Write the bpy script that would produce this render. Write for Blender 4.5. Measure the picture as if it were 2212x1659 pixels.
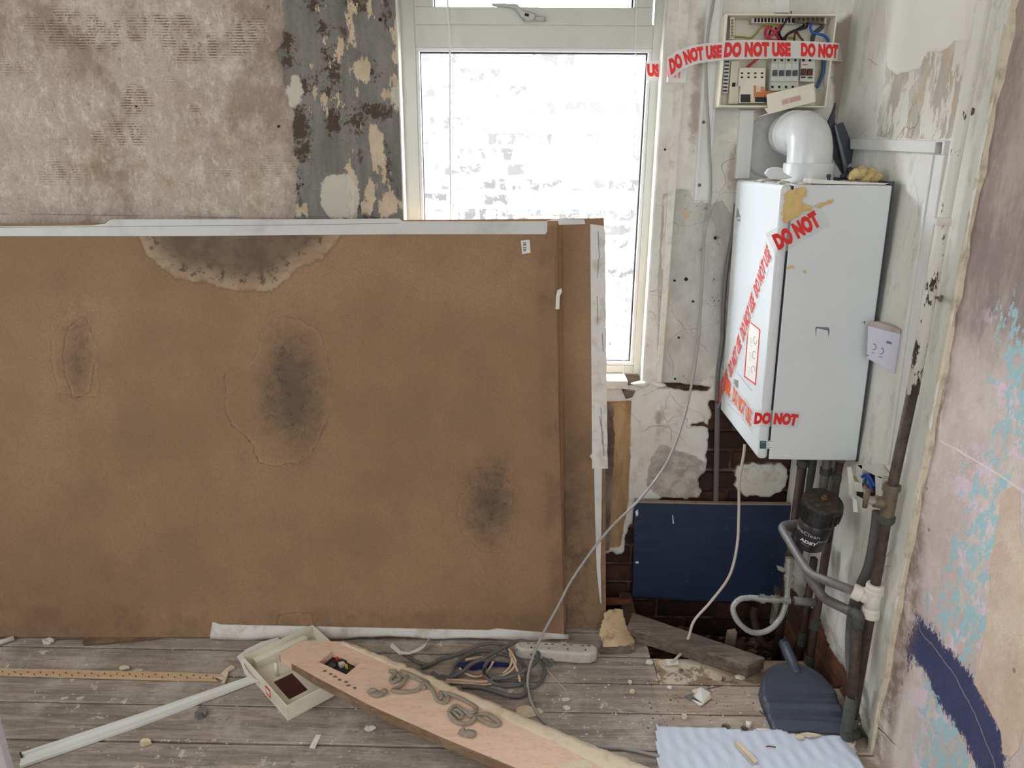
import bpy, bmesh, math, random
import numpy as np
from mathutils import Vector, Matrix
random.seed(7)
S = bpy.context.scene
for o in list(bpy.data.objects): bpy.data.objects.remove(o)

# ------------------------------------------------------------------ camera
F = 1583.0; CX, CY = 1106.0, 829.5; EYE = 1.5
PIT, YAW, ROL = math.radians(17.33), math.radians(0.87), math.radians(0.45)
RM = Matrix.Rotation(YAW, 3, 'Z') @ Matrix.Rotation(math.pi/2 - PIT, 3, 'X') @ Matrix.Rotation(ROL, 3, 'Z')
cam = bpy.data.cameras.new('camera'); co = bpy.data.objects.new('camera', cam); S.collection.objects.link(co)
co.matrix_world = Matrix.Translation((0, 0, EYE)) @ RM.to_4x4()
cam.sensor_fit = 'HORIZONTAL'; cam.sensor_width = 36; cam.lens = 36*F/2212; cam.clip_start = 0.05; cam.clip_end = 100
S.camera = co

# ------------------------------------------------------------------ light
W = bpy.data.worlds.new('world'); S.world = W; W.use_nodes = True
bg = W.node_tree.nodes['Background']; bg.inputs[0].default_value = (0.86, 0.93, 1.0, 1); bg.inputs[1].default_value = 31.0
def sun(e, rot, energy, ang=2.0):
    l = bpy.data.lights.new('sun', 'SUN'); l.energy = energy; l.angle = math.radians(ang); l.color = (1, .96, .9)
    o = bpy.data.objects.new('sun', l); o.rotation_euler = rot; S.collection.objects.link(o)
sun(0, (math.radians(24), 0, math.radians(12)), 5.0)
def area(name, loc, rot, sx, sy, power, col):
    l = bpy.data.lights.new(name, 'AREA'); l.shape = 'RECTANGLE'; l.size = sx; l.size_y = sy; l.energy = power; l.color = col
    o = bpy.data.objects.new(name, l); o.location = loc; o.rotation_euler = rot; S.collection.objects.link(o)
area('rear_daylight_fill', (-0.1, -1.72, 1.55), (math.radians(86), 0, 0), 1.9, 1.6, 34, (.95, .99, 1.0))  # added area fill for daylight behind the camera; wall_front has no window
area('side_daylight_fill', (-2.55, 0.75, 1.75), (math.radians(72), 0, math.radians(-90)), 1.6, 1.3, 20, (.90, .96, 1.0))  # added fill from the left; wall_left is solid, without a window
S.view_settings.view_transform = 'Standard'; S.view_settings.look = 'None'
S.view_settings.exposure = 0.0; S.view_settings.gamma = 1.0; S.view_settings.use_curve_mapping = False

# ------------------------------------------------------------------ maths helpers
V = lambda *a: Vector(a)
def ray(x, y): return RM @ Vector(((x-CX)/F, (CY-y)/F, -1))
EY = Vector((0, 0, EYE))
def onX(x, y, v): d = ray(x, y); return EY + d*(v/d.x)
def onY(x, y, v): d = ray(x, y); return EY + d*(v/d.y)
def onZ(x, y, v): d = ray(x, y); return EY + d*((v-EYE)/d.z)
class PL:
    """a plane in the room: origin p, in-plane axes u, v, normal n = u x v"""
    def __init__(s, p, u, v):
        s.p = Vector(p); s.u = Vector(u).normalized(); v = Vector(v); s.n = s.u.cross(v).normalized(); s.v = s.n.cross(s.u)
    def px(s, x, y):
        d = ray(x, y); t = (s.p-EY).dot(s.n)/d.dot(s.n); q = EY + d*t - s.p
        return (q.dot(s.u), q.dot(s.v))
    def at(s, a, b, h=0): return s.p + s.u*a + s.v*b + s.n*h
    def w(s, x, y, h=0): a, b = s.px(x, y); return s.at(a, b, h)
FLOOR = lambda z=0: PL((0, 0, z), (1, 0, 0), (0, 1, 0))
YP = lambda y: PL((0, y, 0), (1, 0, 0), (0, 0, 1))           # normal towards the camera
XP = lambda x: PL((x, 0, 0), (0, -1, 0), (0, 0, 1))          # right wall, normal towards -X

def hsh(ix, iy, seed):
    with np.errstate(over='ignore'):
        n = (ix.astype(np.int64)*374761393 + iy.astype(np.int64)*668265263 + seed*1442695041) & 0xffffffff
        n = ((n ^ (n >> 13))*1274126177) & 0xffffffff
    return ((n ^ (n >> 16)) & 0xffff)/65535.0
def vn(x, y, seed=0):
    ix, iy = np.floor(x), np.floor(y); fx, fy = x-ix, y-iy; fx = fx*fx*(3-2*fx); fy = fy*fy*(3-2*fy)
    a, b, c, d = hsh(ix, iy, seed), hsh(ix+1, iy, seed), hsh(ix, iy+1, seed), hsh(ix+1, iy+1, seed)
    return (a*(1-fx)+b*fx)*(1-fy) + (c*(1-fx)+d*fx)*fy
def fbm(x, y, sc, seed=0, o=4):
    r = 0; a = .5; t = 0
    for k in range(o): r = r + a*vn(x*sc*2**k+17*k, y*sc*2**k+5*k, seed+k); t += a; a *= .5
    return r/t
def sdf_poly(A, B, poly):
    P = np.array(poly, float); d = np.full(A.shape, 1e9); ins = np.zeros(A.shape, bool); n = len(P)
    for i in range(n):
        x0, y0 = P[i]; x1, y1 = P[(i+1) % n]; ex, ey = x1-x0, y1-y0
        t = np.clip(((A-x0)*ex+(B-y0)*ey)/max(ex*ex+ey*ey, 1e-12), 0, 1)
        d = np.minimum(d, (A-x0-t*ex)**2+(B-y0-t*ey)**2)
        c = ((y0 > B) != (y1 > B)) & (A < (x1-x0)*(B-y0)/((y1-y0) if abs(y1-y0) > 1e-12 else 1e-12)+x0); ins ^= c
    d = np.sqrt(d); return np.where(ins, d, -d)

# ------------------------------------------------------------------ object helpers
def origin_of(vs): 
    a = np.array(vs, float); lo, hi = a.min(0), a.max(0); return Vector(((lo[0]+hi[0])/2, (lo[1]+hi[1])/2, lo[2]))
def wloc(o):
    r = Vector(o.location)
    while o.parent: o = o.parent; r = r + Vector(o.location)
    return r
def tag(o, label=None, cat=None, group=None, kind=None):
    if label: o['label'] = label
    if cat: o['category'] = cat
    if group: o['group'] = group
    if kind: o['kind'] = kind
    return o
def empty(name, loc, label=None, cat=None, group=None, kind=None, parent=None):
    o = bpy.data.objects.new(name, None); S.collection.objects.link(o); o.empty_display_size = .05
    o.location = Vector(loc) - (wloc(parent) if parent else Vector((0, 0, 0)))
    if parent: o.parent = parent
    return tag(o, label, cat, group, kind)
def mesh(name, vs, fs, mat, parent=None, smooth=False, bevel=0, label=None, cat=None, group=None, kind=None, seg=2, attrs=None):
    og = origin_of(vs); me = bpy.data.meshes.new(name)
    me.from_pydata([tuple(Vector(v)-og) for v in vs], [], [tuple(f) for f in fs]); me.update()
    for m in (mat if isinstance(mat, (list, tuple)) else [mat]): me.materials.append(m)
    if smooth: me.polygons.foreach_set('use_smooth', [True]*len(me.polygons))
    for k, a in (attrs or {}).items():
        at = me.attributes.new(k, 'FLOAT', 'POINT'); at.data.foreach_set('value', np.asarray(a, np.float32).ravel())
    o = bpy.data.objects.new(name, me); S.collection.objects.link(o)
    o.location = og - (wloc(parent) if parent else Vector((0, 0, 0)))
    if parent: o.parent = parent
    if bevel:
        b = o.modifiers.new('bevel', 'BEVEL'); b.width = bevel; b.segments = seg; b.limit_method = 'ANGLE'; b.angle_limit = math.radians(35)
        if smooth is None: pass
    return tag(o, label, cat, group, kind)
class MB:
    def __init__(s): s.v = []; s.f = []
    def add(s, vs, fs): n = len(s.v); s.v += [Vector(v) for v in vs]; s.f += [tuple(i+n for i in f) for f in fs]; return s
    def box(s, lo, hi):
        x0, y0, z0 = lo; x1, y1, z1 = hi
        return s.add([(x0, y0, z0), (x1, y0, z0), (x1, y1, z0), (x0, y1, z0), (x0, y0, z1), (x1, y0, z1), (x1, y1, z1), (x0, y1, z1)],
                     [(3, 2, 1, 0), (4, 5, 6, 7), (0, 1, 5, 4), (1, 2, 6, 5), (2, 3, 7, 6), (3, 0, 4, 7)])
    def hexa(s, c8): return s.add(c8, [(3, 2, 1, 0), (4, 5, 6, 7), (0, 1, 5, 4), (1, 2, 6, 5), (2, 3, 7, 6), (3, 0, 4, 7)])
    def prism(s, pl, pts, h0, h1):
        """polygon pts (plane coords) extruded from height h0 to h1 over plane"""
        n = len(pts); ar = sum(pts[i][0]*pts[(i+1) % n][1]-pts[(i+1) % n][0]*pts[i][1] for i in range(n))
        if ar < 0: pts = pts[::-1]
        vs = [pl.at(a, b, h0) for a, b in pts] + [pl.at(a, b, h1) for a, b in pts]
        return s.add(vs, [tuple(range(n))[::-1], tuple(range(n, 2*n))] + [(i, (i+1) % n, n+(i+1) % n, n+i) for i in range(n)])
    def pxp(s, pl, pts, h0, h1): return s.prism(pl, [pl.px(*p) for p in pts], h0, h1)
    def rect(s, pl, a0, b0, a1, b1, h0, h1): return s.prism(pl, [(a0, b0), (a1, b0), (a1, b1), (a0, b1)], h0, h1)
    def tube(s, pts, r, n=12, cap=True, radii=None):
        pts = [Vector(p) for p in pts]; m = len(pts); base = len(s.v); t0 = (pts[1]-pts[0]).normalized()
        x = t0.orthogonal().normalized(); prev = t0
        for i, p in enumerate(pts):
            t = ((pts[min(i+1, m-1)]-p).normalized() + (p-pts[max(i-1, 0)]).normalized())
            t = t.normalized() if t.length > 1e-6 else prev
            x = (x - t*x.dot(t)).normalized(); y = t.cross(x); rr = radii[i] if radii else r; prev = t
            for k in range(n): a = 2*math.pi*k/n; s.v.append(p + x*math.cos(a)*rr + y*math.sin(a)*rr)
        for i in range(m-1):
            for k in range(n):
                a = base+i*n+k; b = base+i*n+(k+1) % n; s.f.append((a, b, b+n, a+n))
        if cap: s.f.append(tuple(base+k for k in range(n))[::-1]); s.f.append(tuple(base+(m-1)*n+k for k in range(n)))
        return s
    def lathe(s, p0, p1, prof, n=32):
        """prof: list of (t along p0->p1 in metres, radius)"""
        p0 = Vector(p0); ax = (Vector(p1)-p0).normalized(); x = ax.orthogonal().normalized(); y = ax.cross(x); base = len(s.v); m = len(prof)
        for t, r in prof:
            for k in range(n): a = 2*math.pi*k/n; s.v.append(p0+ax*t+x*math.cos(a)*r+y*math.sin(a)*r)
        for i in range(m-1):
            for k in range(n): a = base+i*n+k; b = base+i*n+(k+1) % n; s.f.append((a, b, b+n, a+n))
        s.f.append(tuple(base+k for k in range(n))[::-1]); s.f.append(tuple(base+(m-1)*n+k for k in range(n)))
        return s
    def blob(s, c, rx, ry, rz, seed=0, amp=.3, n=10, m=7):
        base = len(s.v); c = Vector(c); R = random.Random(seed); ph = [R.random()*6 for _ in range(6)]
        for i in range(m+1):
            th = math.pi*i/m
            for k in range(n):
                f = 2*math.pi*k/n; q = 1+amp*(math.sin(2*f+ph[0])*math.sin(th)+.6*math.sin(3*f+ph[1]+2*th)+.5*math.sin(5*th+ph[2]+f))*.5
                s.v.append(c+Vector((rx*math.sin(th)*math.cos(f)*q, ry*math.sin(th)*math.sin(f)*q, rz*math.cos(th)*(1+.3*amp*math.sin(3*th+ph[3])))))
        for i in range(m):
            for k in range(n): a = base+i*n+k; b = base+i*n+(k+1) % n; s.f.append((a, a+n, b+n, b))
        return s
    def build(s, name, mat, parent=None, **k): return mesh(name, s.v, s.f, mat, parent, **k)
def smoothpath(pts, k=6):
    P = [Vector(p) for p in pts]; P = [P[0]*2-P[1]] + P + [P[-1]*2-P[-2]]; out = []
    for i in range(1, len(P)-2):
        a, b, c, d = P[i-1], P[i], P[i+1], P[i+2]
        for j in range(k):
            t = j/k; out.append(.5*((2*b)+(c-a)*t+(2*a-5*b+4*c-d)*t*t+(3*b-a-3*c+d)*t**3))
    out.append(P[-2]); return out
def fillet(pts, r, k=6):
    P = [Vector(p) for p in pts]; out = [P[0]]
    for i in range(1, len(P)-1):
        a, b, c = P[i-1], P[i], P[i+1]; d1 = (a-b); d2 = (c-b); q = min(r, d1.length*.45, d2.length*.45); s0 = b+d1.normalized()*q; s1 = b+d2.normalized()*q
        for j in range(k+1): t = j/k; out.append(s0*(1-t)**2+b*2*t*(1-t)+s1*t*t)
    out.append(P[-1]); return out
def surf(name, pl, a0, a1, b0, b1, res, mat, parent=None, disp=None, masks=None, kind=None, keep=None, **k):
    """gridded surface with real relief (disp) and region attributes (signed distances)"""
    na, nb = max(2, int((a1-a0)/res)+1), max(2, int((b1-b0)/res)+1)
    A, B = np.meshgrid(np.linspace(a0, a1, na), np.linspace(b0, b1, nb)); ms = {q: f(A, B) for q, f in (masks or {}).items()}
    D = disp(A, B, ms) if disp else np.zeros_like(A)
    p, u, v, n = (np.array(q) for q in (pl.p, pl.u, pl.v, pl.n))
    X = p + A[..., None]*u + B[..., None]*v + D[..., None]*n
    idx = np.arange(na*nb).reshape(nb, na)
    fs = np.stack([idx[:-1, :-1], idx[:-1, 1:], idx[1:, 1:], idx[1:, :-1]], -1).reshape(-1, 4)
    if keep is not None:
        Ac = (A[:-1, :-1]+A[1:, 1:])/2; Bc = (B[:-1, :-1]+B[1:, 1:])/2; fs = fs[keep(Ac, Bc).ravel()]
    return mesh(name, X.reshape(-1, 3).tolist(), fs.tolist(), mat, parent, smooth=True, kind=kind, attrs={q: m for q, m in ms.items()}, **k)
def polym(pl, *polys, grow=0):
    Q = [[pl.px(*p) for p in poly] for poly in polys]
    def f(A, B):
        r = None
        for q in Q: s = sdf_poly(A, B, q); r = s if r is None else np.maximum(r, s)
        return r+grow
    return f
def ellm(pl, els, mpp):
    def f(A, B):
        r = np.full(A.shape, -1.0)
        for cx, cy, rx, ry in els:
            a, b = pl.px(cx, cy); q = (1-np.sqrt(((A-a)/(rx*mpp))**2+((B-b)/(ry*mpp))**2))*min(rx, ry)*mpp; r = np.maximum(r, q)
        return r
    return f

# ------------------------------------------------------------------ materials
def lin(c): c /= 255.0; return c/12.92 if c <= .04045 else ((c+.055)/1.055)**2.4
def C(r, g, b, k=.80):
    m_ = (r+g+b)/3; r, g, b = (q+(m_-q)*.0 for q in (r, g, b)); return tuple(min(.9, lin(q)/k) for q in (r, g, b)) + (1,)
class M:
    def __init__(s, name, rnd=False):
        s.m = bpy.data.materials.new(name); s.m.use_nodes = True; s.t = s.m.node_tree; s.b = s.t.nodes['Principled BSDF']
        tc = s.nd('ShaderNodeTexCoord'); s.co = tc.outputs['Object']; s.pos = s.nd('ShaderNodeNewGeometry').outputs['Position']
        if rnd:
            oi = s.nd('ShaderNodeObjectInfo'); s.rand = oi.outputs['Random']
            va = s.nd('ShaderNodeVectorMath'); va.operation = 'MULTIPLY_ADD'; s.l(oi.outputs['Random'], va.inputs[0]); va.inputs[1].default_value = (37, 19, 53); s.l(s.co, va.inputs[2]); s.co = va.outputs[0]
    def nd(s, t): return s.t.nodes.new(t)
    def l(s, a, b): s.t.links.new(a, b)
    def put(s, v, i):
        if isinstance(v, bpy.types.NodeSocket): s.l(v, i)
        elif isinstance(v, tuple) and len(v) == 4 or not isinstance(v, tuple): i.default_value = v
        else: i.default_value = v
    def vec(s, sc, co=None):
        mp = s.nd('ShaderNodeMapping'); s.l(co or s.co, mp.inputs['Vector']); mp.inputs['Scale'].default_value = sc; return mp.outputs[0]
    def n(s, scale, detail=4, rough=.6, st=None, off=None, dist=0, co=None):
        v = s.vec(st or (1, 1, 1), co)
        if off: m = s.nd('ShaderNodeVectorMath'); s.l(v, m.inputs[0]); m.inputs[1].default_value = (off, off*1.7, off*.6); v = m.outputs[0]
        q = s.nd('ShaderNodeTexNoise'); s.l(v, q.inputs['Vector']); q.inputs['Scale'].default_value = scale; q.inputs['Detail'].default_value = detail
        q.inputs['Roughness'].default_value = rough; q.inputs['Distortion'].default_value = dist; return q.outputs[0]
    def vor(s, scale, feat='F1', st=None, co=None):
        q = s.nd('ShaderNodeTexVoronoi'); q.feature = feat; s.l(s.vec(st or (1, 1, 1), co), q.inputs['Vector']); q.inputs['Scale'].default_value = scale; return q.outputs['Distance']
    def wave(s, scale, dist=2, d='Z', ds=1.5, st=None):
        q = s.nd('ShaderNodeTexWave'); q.bands_direction = d; s.l(s.vec(st or (1, 1, 1)), q.inputs['Vector']); q.inputs['Scale'].default_value = scale
        q.inputs['Distortion'].default_value = dist; q.inputs['Detail Scale'].default_value = ds; q.inputs['Detail'].default_value = 3; return q.outputs['Fac']
    def at(s, name): q = s.nd('ShaderNodeAttribute'); q.attribute_name = name; return q.outputs['Fac']
    def mt(s, op, a, b=0, c=0):
        q = s.nd('ShaderNodeMath'); q.operation = op
        for i, v in enumerate((a, b, c)): s.put(v, q.inputs[i])
        return q.outputs[0]
    def sm(s, f, lo, hi):
        q = s.nd('ShaderNodeMapRange'); q.interpolation_type = 'SMOOTHSTEP'; s.l(f, q.inputs[0]); q.inputs[1].default_value = lo; q.inputs[2].default_value = hi; return q.outputs[0]
    def mk(s, name, nz, amp, soft=.002, bias=0):
        """crisp region from a distance attribute broken up by noise"""
        f = s.mt('ADD', s.at(name), s.mt('MULTIPLY', s.mt('SUBTRACT', nz, .5), amp)); return s.sm(f, bias-soft, bias+soft)
    def mix(s, f, a, b):
        q = s.nd('ShaderNodeMix'); q.data_type = 'RGBA'; s.put(f, q.inputs[0]); s.put(a, q.inputs[6]); s.put(b, q.inputs[7]); return q.outputs[2]
    def sep(s, v, i): q = s.nd('ShaderNodeSeparateXYZ'); s.l(v, q.inputs[0]); return q.outputs[i]
    def done(s, col, rough=.85, height=None, bd=.002, bs=.6, spec=None, metal=0, **kw):
        s.put(col, s.b.inputs['Base Color']); s.put(rough, s.b.inputs['Roughness']); s.b.inputs['Metallic'].default_value = metal
        if spec is not None: s.b.inputs['Specular IOR Level'].default_value = spec
        if height is not None:
            q = s.nd('ShaderNodeBump'); s.l(height, q.inputs['Height']); q.inputs['Distance'].default_value = bd; q.inputs['Strength'].default_value = bs; s.l(q.outputs[0], s.b.inputs['Normal'])
        return s.m
def plain(name, c, rough=.5, metal=0, dirt=.12, sc=30, dc=None, spec=None, bump=0, rnd=False):
    m = M(name, rnd); nz = m.n(sc, 4, .65); d = m.sm(nz, .45, .75)
    col = m.mix(m.mt('MULTIPLY', d, dirt), c, dc or tuple(q*.35 for q in c[:3])+(1,))
    return m.done(col, rough, nz if bump else None, bump or .001, .5, spec, metal)

MT = {}
def wood_mat(name, c1, c2, c3, ax=(1, 14, 14), dust=.3, rnd=True, bump=.0015):
    m = M(name, rnd); g = m.n(5, 8, .7, st=ax, dist=.6); g2 = m.n(26, 3, .6, st=ax)
    col = m.mix(m.sm(g, .3, .7), c1, c2); col = m.mix(m.mt('MULTIPLY', m.sm(g2, .52, .75), .7), col, c3)
    ds = m.n(9, 5, .75, off=3.3); col = m.mix(m.mt('MULTIPLY', m.sm(ds, .5, .72), dust), col, C(178, 170, 160))
    return m.done(col, .8, m.mt('ADD', g, g2), bump)
white_pvc = plain('white_pvc', C(196, 198, 190, .8), .3, dirt=.10, sc=12)
dirty_white = plain('dirty_white_plastic', C(205, 204, 198), .45, dirt=.28, sc=22, dc=C(120, 105, 88))
trunk_mat = plain('trunking_white', C(214, 215, 213), .4, dirt=.12, sc=16, dc=C(140, 130, 118))
cream_pl = plain('cream_plastic', C(214, 210, 194, .76), .4, dirt=.22, sc=14, dc=C(138, 126, 104))
boiler_w = plain('boiler_white_enamel', C(203, 208, 211, .80), .28, dirt=.06, sc=6, dc=C(150, 148, 142))
dark_gap = plain('dark_gasket', C(48, 50, 52), .7)
black_pl = plain('black_plastic', C(34, 34, 37), .38, dirt=.25, sc=40, dc=C(92, 84, 72))
black_dusty = plain('dusty_black_plastic', C(50, 44, 38), .75, dirt=.6, sc=60, dc=C(105, 90, 70), bump=.001)
slate_pl = plain('slate_blue_plastic', C(68, 74, 88), .42, dirt=.35, sc=22, dc=C(100, 102, 106))
grey_cable = plain('grey_cable_sheath', C(150, 150, 148), .45, dirt=.2, sc=40)
dgrey_cable = plain('dark_grey_cable', C(92, 92, 92), .55, dirt=.3, sc=40, dc=C(140, 132, 122))
beige_flex = plain('beige_flex', C(186, 178, 166), .5, dirt=.2)
rubber_hose = plain('grey_foam_hose', C(86, 86, 86), .75, dirt=.35, sc=30, dc=C(120, 114, 106))
copper = plain('tarnished_copper', C(74, 58, 52), .55, .3, dirt=.8, sc=26, dc=C(40, 34, 32))
greypipe = plain('grey_painted_pipe', C(108, 104, 104), .5, .1, dirt=.5, sc=32, dc=C(70, 64, 60))
verdigris = plain('corroded_copper', C(72, 76, 72), .7, .1, dirt=.9, sc=70, dc=C(52, 44, 40), bump=.002)
brass = plain('dull_brass', C(140, 116, 72), .4, .8, dirt=.5, sc=60)
brass_old = plain('old_dusty_brass', C(112, 100, 84), .6, .4, dirt=.6, sc=60, dc=C(60, 50, 40))
nickel = plain('nickel', C(165, 165, 160), .35, .7, dirt=.3, sc=60)
chrome = plain('satin_handle_metal', C(150, 150, 146), .38, .55, dirt=.3, sc=50)
steel_dark = plain('dark_steel', C(66, 72, 78), .45, .4, dirt=.35, sc=40)
copper_bar = plain('copper_bar', C(190, 120, 80), .4, .6)
w_black = plain('wire_black', C(28, 26, 28), .45); w_red = plain('wire_red', C(170, 35, 40), .45); w_blue = plain('wire_blue', C(30, 80, 165), .45)
w_green = plain('wire_green_yellow', C(140, 142, 60), .5); w_grey = plain('wire_grey', C(70, 72, 76), .5); w_brown = plain('wire_brown', C(100, 60, 50), .5)
w_pink = plain('wire_pink_red', C(190, 45, 75), .45)
red_ink = plain('red_print', C(205, 32, 28), .5, dirt=.05); grey_ink = plain('grey_print', C(110, 112, 116), .6); black_ink = plain('black_print', C(24, 24, 26), .6)
white_ink = plain('white_print', C(215, 215, 218), .6, dirt=.1); green_ink = plain('teal_print', C(48, 92, 84), .5)
paper = plain('white_paper', C(214, 212, 206), .9, dirt=.2, sc=30, dc=C(165, 152, 132)); paper_cream = plain('cream_lining_paper', C(208, 192, 168), .9, dirt=.35, sc=30, dc=C(150, 122, 88))
plaster_bit = plain('plaster_flake', C(206, 198, 184), .9, dirt=.3, sc=40); foam_y = plain('expanding_foam', C(190, 168, 122), .9, dirt=.6, sc=60, dc=C(120, 96, 60), bump=.004)
lint = plain('grey_lint', C(110, 108, 106), .95, dirt=.6, sc=80)
putty = plain('grey_adhesive', C(144, 136, 122), .7, dirt=.35, sc=60, dc=C(108, 100, 88), bump=.001)
blue_pl = plain('dark_blue_plastic', C(26, 34, 96), .4)
socket_w = plain('socket_white', C(190, 186, 178), .35, dirt=.3, sc=24, dc=C(130, 120, 104)); dark_hole = plain('dark_hole', C(26, 24, 24), .8)
thermo_w = plain('lilac_white_plastic', C(200, 200, 216), .35, dirt=.08)
tan_edge = plain('board_edge', C(120, 90, 62), .9, dirt=.4)
yellow_pl = plain('yellow_dot', C(200, 180, 40), .5); green_pl = plain('green_dot', C(50, 120, 84), .5)
def tape_mat():
    m = M('warning_tape_film'); m.done(C(222, 222, 224), .25)
    tr = m.nd('ShaderNodeBsdfTransparent'); mx = m.nd('ShaderNodeMixShader'); out = m.t.nodes['Material Output']
    mx.inputs[0].default_value = .72; m.l(tr.outputs[0], mx.inputs[1]); m.l(m.b.outputs[0], mx.inputs[2]); m.l(mx.outputs[0], out.inputs[0]); return m.m
tape_film = tape_mat()
def clear_tape():
    m = M('clear_tape_film'); m.done(C(215, 220, 226), .45)
    tr = m.nd('ShaderNodeBsdfTransparent'); mx = m.nd('ShaderNodeMixShader'); out = m.t.nodes['Material Output']
    mx.inputs[0].default_value = .30; m.l(tr.outputs[0], mx.inputs[1]); m.l(m.b.outputs[0], mx.inputs[2]); m.l(mx.outputs[0], out.inputs[0]); return m.m
clear_film = clear_tape(); light_ink = plain('pale_grey_outline', C(170, 174, 178), .6)
def glass_mat():
    m = M('window_glass'); m.done((1, 1, 1, 1), .02)
    tr = m.nd('ShaderNodeBsdfTransparent'); gl = m.nd('ShaderNodeBsdfGlossy'); gl.inputs['Roughness'].default_value = .02; lw = m.nd('ShaderNodeLayerWeight'); lw.inputs[0].default_value = .5; fr = m.nd('ShaderNodeMath'); fr.operation = 'MULTIPLY_ADD'; m.l(m.mt('POWER', lw.outputs['Facing'], 5.0), fr.inputs[0]); fr.inputs[1].default_value = .5; fr.inputs[2].default_value = .02
    mx = m.nd('ShaderNodeMixShader'); m.l(fr.outputs[0], mx.inputs[0]); m.l(tr.outputs[0], mx.inputs[1]); m.l(gl.outputs[0], mx.inputs[2]); m.l(mx.outputs[0], m.t.nodes['Material Output'].inputs[0]); return m.m
glass = glass_mat()
# ------------------------------------------------------------------ structure: far wall
YW, XR, YF = 2.34, 0.93, 2.40       # far wall face, right wall face, window frame face
PW = YP(YW); PR = XP(XR)
def far_left_mat():
    m = M('distressed_plaster_and_grey_paint')
    a = m.n(3, 6, .65); b = m.n(14, 6, .7, off=4); c = m.n(60, 4, .7, off=9); bl = m.n(2.2, 4, .6, off=21)
    col = m.mix(m.sm(a, .32, .68), C(166, 150, 136), C(188, 176, 162))
    col = m.mix(m.mt('MULTIPLY', m.sm(b, .48, .66), .6), col, C(204, 194, 182)); col = m.mix(m.mt('MULTIPLY', m.sm(bl, .5, .68), .45), col, C(166, 148, 136)); col = m.mix(m.mt('MULTIPLY', m.sm(m.n(38, 6, .78, off=57, st=(1, 1, .7)), .50, .68), .5), col, C(140, 122, 106)); col = m.mix(m.mt('MULTIPLY', m.sm(m.n(26, 6, .78, off=87, st=(1.5, 1, .6)), .54, .66), .5), col, C(212, 205, 196))
    gn = m.n(110, 4, .8, off=37); col = m.mix(m.mt('MULTIPLY', m.sm(gn, .48, .62), .28), col, C(120, 106, 92)); col = m.mix(m.mt('MULTIPLY', m.sm(m.n(64, 5, .8, off=38, st=(1, 1, .5)), .56, .64), .5), col, C(214, 206, 196)); oc = m.n(5, 6, .7, off=31); col = m.mix(m.mt('MULTIPLY', m.sm(oc, .57, .72), .55), col, C(140, 112, 78))
    gr = m.sm(m.sep(m.pos, 2), 1.25, 1.9)                      # more staining high on the wall
    st = m.n(3.2, 6, .72, off=13, st=(1, 1, .8)); stf = m.mt('MULTIPLY', m.sm(m.mt('ADD', st, m.mt('MULTIPLY', gr, .10)), .56, .70), .5); col = m.mix(stf, col, C(112, 90, 70))
    # comb marks left by old adhesive
    wv = m.wave(42, 1.6, 'Z', 3); pt = m.n(4.6, 4, .6, off=17, st=(1, 1, 1.3)); k = m.mt('ADD', m.mt('MULTIPLY', m.sm(m.at('comb'), -.015, .03), .22), pt)
    wn = m.n(70, 3, .7, off=41)
    cm = m.mt('MULTIPLY', m.mt('MULTIPLY', m.sm(m.mt('ADD', wv, m.mt('MULTIPLY', wn, 1.3)), 1.15, 1.5), m.sm(k, .55, .74)), m.sm(m.n(22, 5, .75, off=43, st=(1.6, 1, .8)), .42, .6)); col = m.mix(m.mt('MULTIPLY', cm, .85), col, C(96, 66, 48))
    sp = m.mt('MULTIPLY', m.sm(m.n(46, 5, .75, off=51), .62, .7), m.sm(m.mt('ADD', m.n(4, 3, .6, off=52), m.mt('MULTIPLY', gr, .1)), .52, .66)); col = m.mix(m.mt('MULTIPLY', sp, .7), col, C(84, 62, 46))
    cr = m.vor(3.2, 'DISTANCE_TO_EDGE', co=m.disp(m.co, .12, 6)); crk = m.mt('MULTIPLY', m.mt('SUBTRACT', 1, m.sm(cr, .0, .006)), m.sm(m.n(2, 2, .5, off=77), .5, .6)); col = m.mix(m.mt('MULTIPLY', crk, .5), col, C(110, 90, 75))
    # grey painted band
    nz = m.n(30, 6, .7, off=61); gz = m.mk('grey', m.mt('ADD', m.mt('MULTIPLY', nz, .6), m.mt('MULTIPLY', m.n(8, 4, .6, off=3), .4)), .10, .004); col = m.mix(m.mt('MULTIPLY', m.mk('grey', nz, .12, .03, bias=-.02), .5), col, C(110, 96, 84))
    gs = m.n(7, 5, .7, off=65, st=(2.5, 1, .5)); gcol = m.mix(m.sm(gs, .3, .7), C(104, 102, 98), C(130, 127, 122)); gcol = m.mix(m.mt('MULTIPLY', m.sm(b, .55, .75), .5), gcol, C(98, 90, 80))
    gcol = m.mix(m.mt('MULTIPLY', m.sm(m.n(70, 5, .8, off=93), .52, .68), .45), gcol, C(80, 74, 68)); drk = m.mt('MAXIMUM', m.mk('dark', m.n(55, 6, .8, off=62), .15, .004, bias=.004), m.mt('MULTIPLY', m.sm(m.n(9, 6, .75, off=91, st=(1.4, 1, .8)), .61, .65), .85)); gcol = m.mix(m.mt('MULTIPLY', drk, .88), gcol, C(66, 50, 38))
    pl = m.n(20, 5, .65, off=101, st=(1.6, 1, .55)); ccol = m.mix(m.sm(b, .35, .65), C(196, 180, 156), C(176, 160, 136))
    peel = m.mt('MAXIMUM', m.mk('peel', m.n(32, 6, .72, off=101, st=(1.5, 1, .6)), .10, .0012, bias=.004), m.sm(m.mt('ADD', m.n(13, 5, .6, off=71, st=(1.9, 1, .55)), m.mt('MULTIPLY', m.sm(m.at('redge'), -.06, .0), .06)), .68, .69))
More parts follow.
